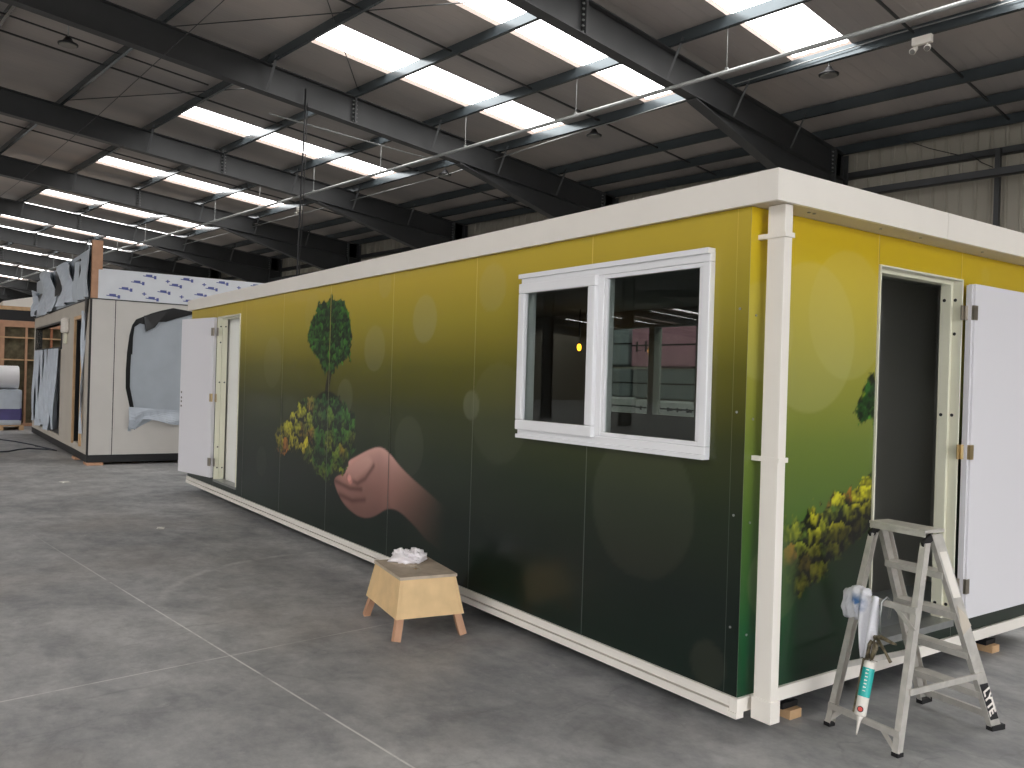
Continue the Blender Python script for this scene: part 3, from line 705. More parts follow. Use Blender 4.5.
# rear window
m = MB(); a, b_, z0, z1 = FWN
for q in ((a, b_, z0, z0+t_), (a, b_, z1-t_, z1), (a, a+t_, z0+t_, z1-t_), (b_-t_, b_, z0+t_, z1-t_), (-3.63, -3.55, z0+t_, z1-t_)): m.box(q[0], q[1], WV-.075, WV+.03, q[2], q[3])
rw_ = m.build('rear_window', inner, cab); MB().box(a+.04, b_-.04, WV+.0, WV+.006, z0+.04, z1-.04).build('glass_pane', glass, rw_)
# ---- end door frame and leaf
def door_frame(name, axis, a0, a1, z0, z1, depth, mat_):
    m = MB(); w = .035
    def B(p0, p1, d0, d1, q0, q1):
        if axis == 'v': m.box(-d1, -d0, p0, p1, q0, q1)
        else: m.box(p0, p1, d0, d1, q0, q1)
    for d0, d1, ww in ((-.012, .045, .010), (.0451, .11, .030)):
        B(a0, a0+ww, d0, d1, z0, z1); B(a1-ww, a1, d0, d1, z0, z1); B(a0+ww, a1-ww, d0, d1, z1-ww, z1)
    return m.build(name, mat_, cab, bevel=.003)
df = door_frame('door_frame', 'v', ED[0], ED[1], ED[2], ED[3], .11, cream)
for d, z in ((-.085, 2.17), (-.03, 2.17), (-.03, 1.97), (-.085, 1.49), (-.03, 1.49), (-.085, .37), (-.03, .37)):
    v = ED[1]-(.030 if d < -.045 else .010)
    MB().tube([(d, v-.0015, z), (d, v+.002, z)], .010, 10).build('bolt_hole', black, df)
MB().box(-.11, .015, ED[0], ED[1], .25, .288).build('threshold', galv, df)
lf = MB().box(.028, .072, 1.925, 2.80, .30, 2.262).build('door_leaf', doorwhite, cab, bevel=.003)
MB().box(.028, .060, 1.905, 1.924, .31, 2.255).build('leaf_edge', doorwhite, lf)
for i, z in enumerate((2.05, 1.235, .45)):
    hm = MB().box(.018, .024, 1.865, 1.90, z, z+.085).tube([(.032, 1.905, z), (.032, 1.905, z+.085)], .009, 8).box(.058, .0765, 1.908, 1.95, z, z+.085)
    hm.build('hinge', brass if i == 1 else hinge_m, lf)
# ---- long-wall door frame and leaf (swung right round to the left)
df2 = door_frame('door_frame', 'u', LD[0], LD[1], LD[2], LD[3], .11, cream)
for d, z in ((.085, 2.19), (.03, 2.19), (.03, 1.99), (.085, 1.49), (.03, 1.49), (.03, .68), (.085, .42), (.03, .42)):
    u = LD[0]+(.030 if d > .045 else .010); MB().tube([(u-.002, d, z), (u+.0015, d, z)], .010, 8).build('bolt_hole', black, df2)
MB().box(LD[0], LD[1], -.015, .11, .25, .279).build('threshold', galv, df2)
ang = math.radians(190.0); ex, ey = math.cos(ang), math.sin(ang); nx, ny = ey, -ex
hx, hy = -8.275, -.012
def LP(s, d, z): return (hx+ex*s+nx*d, hy+ey*s+ny*d, z)     # d towards the viewer is negative side
def leafbox(s0, s1, d0, d1, z0, z1): return MB().hexa([LP(s0,d0,z0),LP(s1,d0,z0),LP(s1,d1,z0),LP(s0,d1,z0),LP(s0,d0,z1),LP(s1,d0,z1),LP(s1,d1,z1),LP(s0,d1,z1)])
lf2 = leafbox(.0, .91, -.044, 0, .295, 2.300).build('door_leaf', doorwhite, cab, bevel=.003)
DN = -1 if LP(0, -.044, 0)[1] < LP(0, 0, 0)[1] else 1
dv = -.044 if DN == -1 else 0.0; sg = -1 if DN == -1 else 1
for i, z in enumerate((2.07, 1.245, .44)):
    q = leafbox(.0, .05, dv+sg*.001, dv+sg*.008, z, z+.10); q.tube([(-8.265, -.055, z), (-8.265, -.055, z+.10)], .010, 8); q.box(-8.26, -8.20, -.022, -.013, z, z+.10)
    q.build('hinge', brass if i == 1 else hinge_m, lf2)
for z in (1.16, 1.22, 1.27, 1.34): MB().tube([LP(.86, dv, z), LP(.86, dv+sg*.003, z)], .014, 10).build('lock_hole', black, lf2)
# supports below the cabin
def packer(u, v, lab):
    tt = thing('timber_packer', lab, 'timber block', (u, v, 0), group='packers under the cabin')
    MB().box(u-.42, u, v, v+.09, 0, .045).build('timber', pine, tt, bevel=.002)
    MB().box(u-.35, u-.03, v-.02, v+.10, .045, .074).build('pad', black, tt, bevel=.003)
packer(.0, .40, 'timber packer with a black pad under the cabin corner, right of the white downpipe')
packer(.0, 2.42, 'timber packer with a black pad under the open end door, behind the ladder')
for u in (-4.6, -9.0):
    packer(u, .45, 'timber packer under the long side of the cabin, %s' % ('near its middle' if u > -5 else 'near its far end'))
# added amber glow inside the cabin, imitating a reflection in the glass
tt = thing('amber_reflection', 'small amber glow added to imitate a reflection in the left cabin window pane', 'light', (-4.21, 2.5, 1.978))
MB().tube([(-4.21, 2.5, 1.95), (-4.21, 2.5, 1.97), (-4.21, 2.5, 2.0), (-4.21, 2.5, 2.02)], [.010, .022, .022, .010], 12).build('glow_blob', amber, tt, smooth=True)
MB().tube([(-4.21, 2.5, 2.02), (-4.21, 2.5, 2.38)], .006, 6).build('added_cord', black, tt)

# ------------------------------------------------------------------ stool with towel
SA_ = -.160; sc, ss = math.cos(SA_), math.sin(SA_); SO = (-2.318, -.415)
def SP(a, b, z): return (SO[0]+a*sc-b*ss, SO[1]+a*ss+b*sc, z)
st = thing('step_stool', 'small plywood hop-up stool with splayed sides and slotted top beside the cabin', 'stool', (SO[0], SO[1], 0))
def sbox(m, a0, a1, b0, b1, z0, z1): return m.hexa([SP(a0,b0,z0),SP(a1,b0,z0),SP(a1,b1,z0),SP(a0,b1,z0),SP(a0,b0,z1),SP(a1,b0,z1),SP(a1,b1,z1),SP(a0,b1,z1)])
ta, tb, ba, bb = .262, .185, .318, .225        # half sizes: top a,b ; skirt bottom a,b
zt_, zb_ = .362, .135
m = MB(); sl = (-.03, .075, -.026, .022)
for r_ in ((-.27, sl[0], -.19, .19), (sl[1], .27, -.19, .19), (sl[0], sl[1], -.19, sl[2]), (sl[0], sl[1], sl[3], .19)): sbox(m, r_[0], r_[1], r_[2], r_[3], zt_, .38)
m.build('top_board', plytop, st)
for s in (-1, 1):
    m = MB(); m.hexa([SP(-ba, s*bb, zb_), SP(ba, s*bb, zb_), SP(ba, s*(bb-.018), zb_), SP(-ba, s*(bb-.018), zb_), SP(-ta, s*tb, zt_), SP(ta, s*tb, zt_), SP(ta, s*(tb-.018), zt_), SP(-ta, s*(tb-.018), zt_)])
    m.build('side_board', ply, st)
    m = MB(); m.hexa([SP(s*ba, -bb+.019, zb_), SP(s*ba, bb-.019, zb_), SP(s*(ba-.018), bb-.019, zb_), SP(s*(ba-.018), -bb+.019, zb_), SP(s*ta, -tb+.019, zt_), SP(s*ta, tb-.019, zt_), SP(s*(ta-.018), tb-.019, zt_), SP(s*(ta-.018), -tb+.019, zt_)])
    m.build('end_board', ply, st)
for s in (-1, 1):
    for q in (-1, 1):
        m = MB(); p1 = SP(s*(.335-.022), q*(.240-.02), .0); p2 = SP(s*(ta-.045), q*(tb-.045), zt_-.01)
        m.bar(p1, p2, .045, .045, SP(1, 0, 0) and (sc, ss, 0)); m.v = [(x, y, max(z, 0.0)) for x, y, z in m.v]
        m.build('leg', rawpine, st)
def crumple(cx, cy, cz, rx, ry, rz, seed, mt, name, n=34, floor=None, flat=.55):
    m = MB(); V_ = []; nu, nv2 = n, n//2
    xs = []
    for j in range(nv2+1):
        th = math.pi*j/nv2
        for i in range(nu):
            ph = 2*math.pi*i/nu; d = np.array([math.sin(th)*math.cos(ph), math.sin(th)*math.sin(ph), math.cos(th)]); xs.append(d)
    D = np.array(xs); f = np.zeros(len(D)); q = D*2.2+seed
    for k, (fr_, am) in enumerate(((1.0, .26), (2.1, .18), (4.3, .12))):
        f += am*np.abs(np.sin(q[:, 0]*fr_*1.7+np.cos(q[:, 1]*fr_*2.1+k))+np.sin(q[:, 2]*fr_*2.3+q[:, 1]*fr_))
    R = .62+f
    for d, r_ in zip(D, R):
        z = cz+d[2]*r_*rz
        if floor is not None and z < floor: z = floor
        V_.append((cx+d[0]*r_*rx, cy+d[1]*r_*ry, z))
    fs = []
    for j in range(nv2):
        for i in range(nu): fs.append((j*nu+i, j*nu+(i+1) % nu, (j+1)*nu+(i+1) % nu, (j+1)*nu+i))
    return m.add(V_, fs)
cp = SP(-.175, -.01, 0)
m = crumple(cp[0], cp[1], .400, .095, .075, .055, 1.3, cloth, 'x', floor=.381)
c2 = SP(-.125, .06, 0); q = crumple(c2[0], c2[1], .418, .06, .06, .045, 4.1, cloth, 'x', floor=.381); m.add(q.v, q.f)
tag(m.build('paper_towel', cloth, None, (cp[0], cp[1], .38), smooth=True), 'crumpled white paper towel lying on the plywood stool', 'towel')

# ------------------------------------------------------------------ ladder
LA = math.atan2(-.047, .399); lc, ls = math.cos(LA), math.sin(LA); LO = (.322, .497)
def LL(a, b, z): return (LO[0]+a*lc-b*ls, LO[1]+a*ls+b*lc, z)
Adir = (lc, ls, 0); Bdir = (-ls, lc, 0)
ld = thing('step_ladder', 'scuffed aluminium step ladder standing open in front of the end door', 'ladder', (LO[0], LO[1], 0))
def channel(m, P0, P1, aout, web, dep, th=.004):
    """C channel from P0 to P1 (a,b,z local): web in the b direction on the outside, flanges pointing inward"""
    (a0, b0, z0), (a1, b1, z1) = P0, P1
    def seg(aa, ab, ba_, bb_):
        vs = []
        for (a, b, z) in ((a0, b0, z0), (a1, b1, z1)):
            vs += [LL(a+aa, b+ba_, z), LL(a+ab, b+ba_, z), LL(a+ab, b+bb_, z), LL(a+aa, b+bb_, z)]
        m.hexa(vs)
    seg(0, -aout*th, -web/2, web/2); seg(-aout*th, -aout*dep, -web/2, -web/2+th); seg(-aout*th, -aout*dep, web/2-th, web/2)
ft = .0
def sb(z): return .715 - .430*z/.96          # stile centre line in b
def sa(z): return .200 - .050*z/.96
stiles = []
for s in (-1, 1):
    m = MB(); channel(m, (s*.200, sb(.02), .02), (s*.150, sb(.962), .962), s, .074, .026); o = m.build('stile', alu, ld); stiles.append(o)
    m = MB(); p = LL(s*.208-s*.012, sb(0.0), 0); m.bar(LL(s*.187, sb(0)-.045, .012), LL(s*.195, sb(0)+.045, .012), .034, .024, Adir); m.build('rubber_foot', black, o)
for k in range(4):
    z = .195*(k+1); a = sa(z)-.004
    m = MB(); b0 = sb(z)-.042; b1 = sb(z)+.042
    m.hexa([LL(-a,b0,z-.004),LL(a,b0,z-.004),LL(a,b1,z-.004),LL(-a,b1,z-.004),LL(-a,b0,z),LL(a,b0,z),LL(a,b1,z),LL(-a,b1,z)])
    for bq in (b0, b1-.004): m.hexa([LL(-a,bq,z-.03),LL(a,bq,z-.03),LL(a,bq+.004,z-.03),LL(-a,bq+.004,z-.03),LL(-a,bq,z-.004),LL(a,bq,z-.004),LL(a,bq+.004,z-.004),LL(-a,bq+.004,z-.004)])
    m.build('tread', alu, ld)
m = MB(); z = .970
m.hexa([LL(-.152,.195,z),LL(.152,.195,z),LL(.152,.335,z),LL(-.152,.335,z),LL(-.152,.195,.985),LL(.152,.195,.985),LL(.152,.335,.985),LL(-.152,.335,.985)])
m.hexa([LL(-.150,.197,z-.02),LL(.150,.197,z-.02),LL(.150,.202,z-.02),LL(-.150,.202,z-.02),LL(-.150,.197,z),LL(.150,.197,z),LL(.150,.202,z),LL(-.150,.202,z)])
m.build('top_platform', alu, ld, bevel=.003)
def rb(z): return .215*z/.93
def ra(z): return .2-.045*z/.93
for s in (-1, 1):
    m = MB(); channel(m, (s*.2, 0, .015), (s*.155, .215, .925), s, .036, .03, .003); o = m.build('rear_leg', alu, ld)
    MB().box(0, 0, 0, 0, 0, 0)
    m = MB(); m.bar(LL(s*.187, -.02, .009), LL(s*.187, .02, .009), .034, .018, Adir); m.build('rubber_foot', black, o)
    m = MB(); m.bar(LL(s*.143, .19, .915), LL(s*.143, .25, .95), .012, .035, Adir); m.build('hinge_bracket', black, ld)
def lbar(name, p, q, w, h, side=None):
    return MB().bar(LL(*p), LL(*q), w, h, side).build(name, alu, ld)
z = .095; lbar('cross_bar', (-ra(z), rb(z)-.02, z), (ra(z), rb(z)-.02, z), .012, .03, Bdir)
lbar('diagonal_brace', (-.2, -.012, .012), (-.13, rb(.095)-.014, .085), .008, .02, Bdir); lbar('diagonal_brace', (.2, -.012, .012), (.10, rb(.095)-.014, .085), .008, .02, Bdir)
z = .625; lbar('cross_bar', (-ra(z), rb(z)-.02, z), (ra(z), rb(z)-.02, z), .012, .03, Bdir)
lbar('diagonal_brace', (.175, rb(.54)-.018, .54), (.06, rb(.62)-.018, .62), .008, .02, Bdir)
for s in (-1, 1):
    z = .275; lbar('spreader', (s*(ra(z)+.008), rb(z), z), (s*(sa(z)+.006), sb(z)+.0, z+.005), .008, .028, Adir)
# front-foot cross bar low at the treads side
z = .07; lbar('cross_bar', (-sa(z), sb(z), z), (sa(z), sb(z), z), .02, .03, Bdir)
# stickers on the right stile (outer face) and the word on it
def stile_sticker(z0, z1, w, m_, name, out=.003, skew=0):
    vs = []
    for z, k in ((z0, -skew), (z1, skew)):
        vs += [(sa(z)+out, sb(z)-w/2, z+k), (sa(z)+out, sb(z)+w/2, z-k)]
    vs2 = [LL(*v) for v in vs]; vi = [LL(v[0]-.0007, v[1], v[2]) for v in vs]
    m = MB().add([vs2[0], vs2[1], vs2[3], vs2[2], vi[0], vi[1], vi[3], vi[2]], [(0,1,2,3),(7,6,5,4),(0,4,5,1),(1,5,6,2),(2,6,7,3),(3,7,4,0)])
    return m.build(name, m_, stiles[1])
stile_sticker(.66, .88, .052, white, 'paper_sticker'); stile_sticker(.50, .605, .06, soffit, 'paper_sticker', skew=.02)
bl = stile_sticker(.055, .235, .062, inkblack, 'brand_sticker')
def text_verts(txt, size):
    cu = bpy.data.curves.new('t', 'FONT'); cu.body = txt; cu.size = size; cu.extrude = 0; cu.align_x = 'CENTER'; cu.align_y = 'CENTER'; cu.offset = size*.045
    ob = bpy.data.objects.new('t', cu); COL.objects.link(ob); dg = bpy.context.evaluated_depsgraph_get(); me = bpy.data.meshes.new_from_object(ob.evaluated_get(dg))
    vs = [tuple(v.co) for v in me.vertices]; fs = [tuple(p.vertices) for p in me.polygons]
    bpy.data.objects.remove(ob); bpy.data.curves.remove(cu); bpy.data.meshes.remove(me); return vs, fs
vs, fs = text_verts('LYTE', .068)
out = []
zc = .145; dz = .96; db = -.385; Ln = math.hypot(dz, db); tz, tb_ = -dz/Ln, -db/Ln    # reading downwards along the stile
for x, y, _ in vs:
    x *= .92
    z = zc+x*tz + y*(-tb_)*-1*0 + y*tb_; b = sb(zc)+x*tb_ - y*tz
    out.append(LL(sa(z)+.0036, b, z))
MB().add(out, fs).build('lettering', white, bl, recalc=False)

# rag on the left rear leg and cross bar
def sheet(name, m_, grid, parent=None, loc=None, thick=.004):
    """closed thin draped sheet from a grid of points"""
    R_ = len(grid); Cn = len(grid[0]); vs = [p for r_ in grid for p in r_]; fs = []
    G = [[Vector(p) for p in r_] for r_ in grid]; back = []
    for i in range(R_):
        for j in range(Cn):
            du = G[min(i+1, R_-1)][j]-G[max(i-1, 0)][j]; dv_ = G[i][min(j+1, Cn-1)]-G[i][max(j-1, 0)][:] if False else G[i][min(j+1, Cn-1)]-G[i][max(j-1, 0)]
            nn = du.cross(dv_); nn = nn.normalized() if nn.length > 1e-9 else Vector((0, 1, 0)); back.append(tuple(G[i][j]+nn*thick))
    n_ = R_*Cn
    for i in range(R_-1):
        for j in range(Cn-1):
            q = i*Cn+j; fs.append((q, q+1, q+Cn+1, q+Cn)); fs.append((n_+q, n_+q+Cn, n_+q+Cn+1, n_+q+1))
    ring = [j for j in range(Cn)]+[i*Cn+Cn-1 for i in range(1, R_)]+[(R_-1)*Cn+j for j in range(Cn-2, -1, -1)]+[i*Cn for i in range(R_-2, 0, -1)]
    for k in range(len(ring)):
        a = ring[k]; b = ring[(k+1) % len(ring)]; fs.append((a, n_+a, n_+b, b))
    return MB().add(vs+back, fs)
def ragmat():
    m = mat('rag_white', rgb(232, 232, 236), .9, bump=.35, bscale=50); nt = m.node_tree
    tc = nt.nodes.new('ShaderNodeTexCoord'); vd = nt.nodes.new('ShaderNodeVectorMath'); vd.operation = 'DISTANCE'
    vd.inputs[1].default_value = RAGC; nt.links.new(tc.outputs['Object'], vd.inputs[0])
    mr = nt.nodes.new('ShaderNodeMapRange'); mr.inputs['From Min'].default_value = .02; mr.inputs['From Max'].default_value = .062; mr.inputs['To Min'].default_value = 1; mr.inputs['To Max'].default_value = 0
    n = nt.nodes.new('ShaderNodeTexNoise'); n.inputs['Scale'].default_value = 28; nt.links.new(tc.outputs['Object'], n.inputs['Vector'])
    mm = nt.nodes.new('ShaderNodeMath'); mm.operation = 'MULTIPLY'; nt.links.new(vd.outputs['Value'], mr.inputs['Value']); nt.links.new(mr.outputs[0], mm.inputs[0])
    m2 = nt.nodes.new('ShaderNodeMapRange'); m2.inputs['From Min'].default_value = .35; m2.inputs['From Max'].default_value = .6; nt.links.new(n.outputs['Fac'], m2.inputs['Value']); nt.links.new(m2.outputs[0], mm.inputs[1])
    mx = nt.nodes.new('ShaderNodeMix'); mx.data_type = 'RGBA'; mx.inputs[6].default_value = rgb(226, 226, 232); mx.inputs[7].default_value = rgb(70, 110, 160)
    nt.links.new(mm.outputs[0], mx.inputs[0]); nt.links.new(mx.outputs[2], nt.nodes['Principled BSDF'].inputs['Base Color']); return m
rl = LL(-.17, .12, .60)
RAGC = tuple(Vector(LL(-.120, .07, .600))-Vector(rl))
rag = thing('cleaning_rag', 'white cleaning rag with a blue stain draped over the rear leg of the step ladder', 'rag', rl)
rm = ragmat()
lc_ = LL(-.145, rb(.6)-.02, .59)
m = MB(); nu, nv_ = 36, 22; V_ = []
for j in range(nv_+1):
    th = math.pi*j/nv_
    for i in range(nu):
        ph = 2*math.pi*i/nu; dx, dy, dz = math.sin(th)*math.cos(ph), math.sin(th)*math.sin(ph), math.cos(th)
        p = lambda q, e: math.copysign(abs(q)**e, q)
        w_ = 1+.05*math.sin(5*dx+3*dz)+.05*math.sin(9*dz-4*dx+1)+.03*math.sin(17*dx+11*dz)
        a = -.145+.082*p(dx, .75)*w_+.018*dz; bq = rb(.6)-.01+.042*dy*w_*(1+.25*math.sin(14*dx+5*dz)); zz = .585+.086*p(dz, .75)*w_-.012*dx
        V_.append(LL(a, bq, zz))
m.add(V_, [(j*nu+i, j*nu+(i+1) % nu, (j+1)*nu+(i+1) % nu, (j+1)*nu+i) for j in range(nv_) for i in range(nu)])
m.build('front_fold', rm, rag, smooth=True)
grid = []
for i in range(22):                       # tail hanging beside the leg
    t = i/21.0; row = []
    for j in range(11):
        s = j/10.0; wd = .105-.045*t; a = -.115+wd*s+.03*t; zz = .645-.30*t+.01*math.sin(s*9)
        bq = rb(.6)-.03-.04*t*0 - .018*math.sin(s*9+t*3)-.03*t
        row.append(LL(a, bq, zz))
    grid.append(row)
sheet('x', rm, grid).build('hanging_fold', rm, rag, smooth=True)

# caulking gun with cartridge, hanging from the cross bar
def GP(t, off=0, side=0):       # along the gun axis, t from top (0) to nozzle tip (1)
    a0, b0, z0_ = (-.012, .085, .47); a1, b1, z1_ = (.005, -.045, .035)
    a = a0+(a1-a0)*t; b = b0+(b1-b0)*t; z = z0_+(z1_-z0_)*t
    return LL(a+side, b+off, z)
gun = thing('caulking_gun', 'paint spattered caulking gun with a teal labelled white cartridge hanging nozzle down on the ladder', 'caulking gun', GP(.5))
MB().tube([GP(0), GP(.30)], .0045, 8).build('plunger_rod', gunm, gun)
m = MB(); m.tube([GP(.06, 0, -.012), GP(.10, 0, -.02), GP(.26, 0, -.02)], .009, 8).tube([GP(.06, 0, .012), GP(.12, 0, .016), GP(.24, 0, .0)], .011, 8)
m.tube([GP(.02, 0, 0), LL(.03, .075, .475), LL(.075, .08, .465), LL(.105, .08, .462)], [.012, .011, .008, .005], 8); m.build('body', gunm, gun, smooth=True)
MB().tube([LL(.01, .075, .46), LL(.055, .075, .41), LL(.085, .072, .375)], [.008, .006, .008], 8).build('trigger', gunm, gun, smooth=True)
m = MB(); hk = [LL(.0, rb(.6)-.035, .48), LL(.004, rb(.62)-.05, .56), LL(.006, rb(.63)-.045, .635), LL(.012, rb(.63)-.018, .652), LL(.018, rb(.63)+.01, .63), LL(.01, rb(.6)+.01, .55)]
m.tube(hk, .005, 8); m.build('hook', galv, gun, smooth=True)
MB().tube([GP(.245, .0), GP(.25, 0)], .031, 16).build('rear_plate', gunm, gun)
m = MB(); m.bar(GP(.25, .0, -.03), GP(.80, .0, -.03), .012, .022); m.build('cradle', gunm, gun)
ct = MB().tube([GP(.26), GP(.275), GP(.80), GP(.815)], [.020, .026, .026, .018], 20).build('cartridge', white, gun, smooth=True)
MB().tube([GP(.33), GP(.62)], .0268, 20, caps=False).build('label', teal, ct, smooth=True)
MB().tube([GP(.815), GP(.84), GP(.86), GP(1)], [.016, .012, .009, .003], 12).build('nozzle', white, ct, smooth=True)
vs, fs = text_verts('SEALANT', .028) if False else ([], [])
g0, g1 = Vector(GP(0)), Vector(GP(1)); ax = (g1-g0).normalized(); camd = (Vector((2.56, -3.137, 1.61))-g0); camd = (camd-ax*camd.dot(ax)).normalized(); sd_ = ax.cross(camd)
Lg = (g1-g0).length
def disc(m, t, r_, rad=.0275, sh=0.0):
    c_ = g0+ax*(t*Lg)+camd*rad+sd_*sh
    m.tube([c_-camd*.004, c_+camd*.001], r_, 14)
m = MB(); disc(m, .745, .014, sh=.004); m.build('logo_ring', inkblack, ct)
m = MB(); disc(m, .745, .010, .0285, sh=.004); m.build('logo_dot', redm, ct)
m = MB()
for k in range(7):                         # vertical row of small letter marks on the label
    c_ = g0+ax*((.35+k*.035)*Lg)+camd*.0262+sd_*.004
    m.bar(c_-sd_*.006, c_+sd_*.006, .004, .006, ax)
    if k % 2: m.bar(c_-ax*.004+sd_*.005, c_+ax*.004+sd_*.005, .003, .006, sd_)
m.build('label_print', white, ct)

# ------------------------------------------------------------------ the unfinished cabin behind (cabin frame)
PU, PV, PE, PT = -13.055, -.707, -20.87, 2.79
pod = thing('unfinished_cabin', 'unfinished light grey cabin with torn protective film and a blue printed band round its top', 'cabin', (PU, PV, 0))
PVR = 4.2
# front (facing the camera side) panels
MB().box(PU-.08, PU, PV+.02, PV+.375, .17, PT-.01).build('front_panel', panelgrey, pod)
hv = [(.59, PV+.60), (1.0, PV+.60)]
m = MB(); v0, v1 = PV+.385, PVR
m.box(PU-.08, PU, v0, v0+.24, .17, PT-.01).box(PU-.08, PU, v0+.24, v1, .17, .56).box(PU-.08, PU, v0+.24, v1, 2.74, PT-.01); m.build('front_panel', panelgrey, pod)
MB().box(PU-.10, PU-.03, v0+.2, v1, .5, 2.76).build('opening_board', sheetgrey, pod)
# ragged light panel filler round the opening, cut in an irregular outline
outer = [(v0+.2, .55), (v1, .55), (v1, 2.76), (v0+.2, 2.76)]
hole = [(-.05, .92), (-.01, .80), (.02, .585), (.14, .66), (.36, .78), (.7, .74), (1.1, .80), (1.6, .85), (2.6, .9), (2.6, 2.60), (1.5, 2.62), (1.2, 2.64), (.93, 2.68), (.6, 2.72), (.40, 2.66), (.24, 2.60), (.10, 2.53), (.0, 2.48), (-.06, 2.38), (-.10, 2.2), (-.13, 1.9), (-.14, 1.6), (-.135, 1.3), (-.09, 1.1)]
def fan_between(m, U, O, I):
    # strip between hole outline and its bounding rectangle, by projecting each hole point outwards
    cx, cz = .9, 1.6; pr = []
    for (v, z) in I:
        d = np.array([v-cx, z-cz]); t = 1e9
        for lo, hi, k in ((v0+.2, v1, 0), (.55, 2.76, 1)):
            if d[k] > 1e-6: t = min(t, (hi-(cx, cz)[k])/d[k])
            if d[k] < -1e-6: t = min(t, (lo-(cx, cz)[k])/d[k])
        pr.append((cx+d[0]*t, cz+d[1]*t))
    n_ = len(I); vs = [(U, *p) for p in I]+[(U, *p) for p in pr]+[(U-.03, *p) for p in I]+[(U-.03, *p) for p in pr]; fs = []
    for i in range(n_):
        j = (i+1) % n_; fs += [(i, j, n_+j, n_+i), (2*n_+i, 3*n_+i, 3*n_+j, 2*n_+j), (i, 2*n_+i, 2*n_+j, j)]
    return m.add(vs, fs)
fan_between(MB(), PU-.001, outer, hole).build('front_panel_edge', panelgrey, pod)
# black membrane edge peeling round the hole
m = MB(); rim = hole[9:24]+hole[:3]
for k in range(len(rim)-1):
    a = rim[k]; b_ = rim[k+1]; w0 = .05+.12*(k in (4, 5, 6, 7))+.02*(k % 3); w1 = .05+.12*(k+1 in (4, 5, 6, 7))+.02*((k+1) % 3)
    if k > 10: w0 = w1 = .07
    def inn(p, w): d = np.array([.9-p[0], 1.6-p[1]]); d = d/np.hypot(*d); return (p[0]+d[0]*w, p[1]+d[1]*w)
    ia, ib = inn(a, w0), inn(b_, w1)
    m.hexa([(PU-.02, *a), (PU-.02, *b_), (PU-.02, *ib), (PU-.02, *ia), (PU+.006, *a), (PU+.006, *b_), (PU+.002, *ib), (PU+.002, *ia)])
m.hexa([(PU-.01, .12, 2.55), (PU-.01, .50, 2.66), (PU-.01, .30, 2.36), (PU-.01, .16, 2.28), (PU+.04, .12, 2.55), (PU+.02, .50, 2.66), (PU+.05, .30, 2.36), (PU+.03, .16, 2.28)])
m.build('torn_membrane', blackrub, pod)
# folded film hanging from the bottom of the opening
grid = []
RN = random.Random(3)
for i in range(8):
    t = i/7.0; row = []
    for j in range(22):
        s = j/21.0; v = -.08+2.4*s; top = .98-.16*s; bot = (.60 if s < .08 else .74-.05*math.sin(s*9)+.05*s)
        if s > .06: bot = .72+.05*math.sin(s*14)
        row.append((PU+.02+.05*math.sin(s*17+t*4)*t+.03*t, v, top+(bot-top)*t))
    grid.append(row)
sheet('x', film, grid, thick=.006).build('folded_film', film, pod)
# black corner strips, seam, base
MB().box(PU-.06, PU+.006, PV-.006, PV+.02, .17, PT).build('corner_strip', black, pod)
MB().box(PU-.04, PU+.0, PV+.372, PV+.386, .17, PT).build('seam_strip', black, pod)
m = MB().box(PU-.06, PU+.004, PV, PVR, .045, .168).box(PE, PU, PV-.004, PV+.06, .045, .168).box(PE, PE+.06, PV, PVR, .045, .168).box(PE, PU-.06, PVR-.06, PVR, .045, .168); m.build('base_frame', black, pod)
MB().box(PU-.06, PU+.01, PV-.01, PVR, PT-.012, PT+.006).box(PE, PU, PV-.01, PV+.03, PT-.012, PT+.006).build('top_trim', darksteel, pod)
# side wall with window opening and doorway
SO_ = [(-20.40, -16.27, 2.03, 2.50), (-14.50, -13.72, .30, 2.48), (-20.3, -16.35, .28, 1.97)]
rects = [(PE, PU-.005, .17, PT-.012)]
for h in SO_:
    new = []
    for (p, q_, r_, s_) in rects:
        h0, h1, h2, h3 = max(p, h[0]), min(q_, h[1]), max(r_, h[2]), min(s_, h[3])
        if h0 >= h1 or h2 >= h3: new.append((p, q_, r_, s_)); continue
        if h0 > p: new.append((p, h0, r_, s_))
        if h1 < q_: new.append((h1, q_, r_, s_))
        if h2 > r_: new.append((h0, h1, r_, h2))
        if h3 < s_: new.append((h0, h1, h3, s_))
    rects = new
m = MB()
for r_ in rects: m.box(r_[0], r_[1], PV, PV+.09, r_[2], r_[3])
m.build('side_wall', panelwarm, pod)
m = MB(); 
for q in ((-14.56, -14.48), (-13.74, -13.66)): m.box(q[0], q[1], PV-.035, PV+.0, .27, 2.53)
m.box(-14.56, -13.66, PV-.035, PV+.0, 2.48, 2.54); m.build('doorway_lining', pine, pod)
MB().box(-14.5, -14.47, PV+.001, PV+.45, .17, 2.6).box(-14.5, -13.6, PV+.44, PV+.47, .17, 2.6).build('doorway_shade_box', blackrub, pod)  # black boxes put in for the shade inside the doorway
m = MB().box(-20.45, -16.22, PV-.02, PV+.12, 1.98, 2.03).box(-20.45, -16.22, PV-.02, PV+.12, 2.50, 2.54).box(-20.45, -20.40, PV-.02, PV+.12, 1.98, 2.54).box(-16.27, -16.22, PV-.02, PV+.12, 1.98, 2.54)
m.build('window_lining', darksteel, pod)
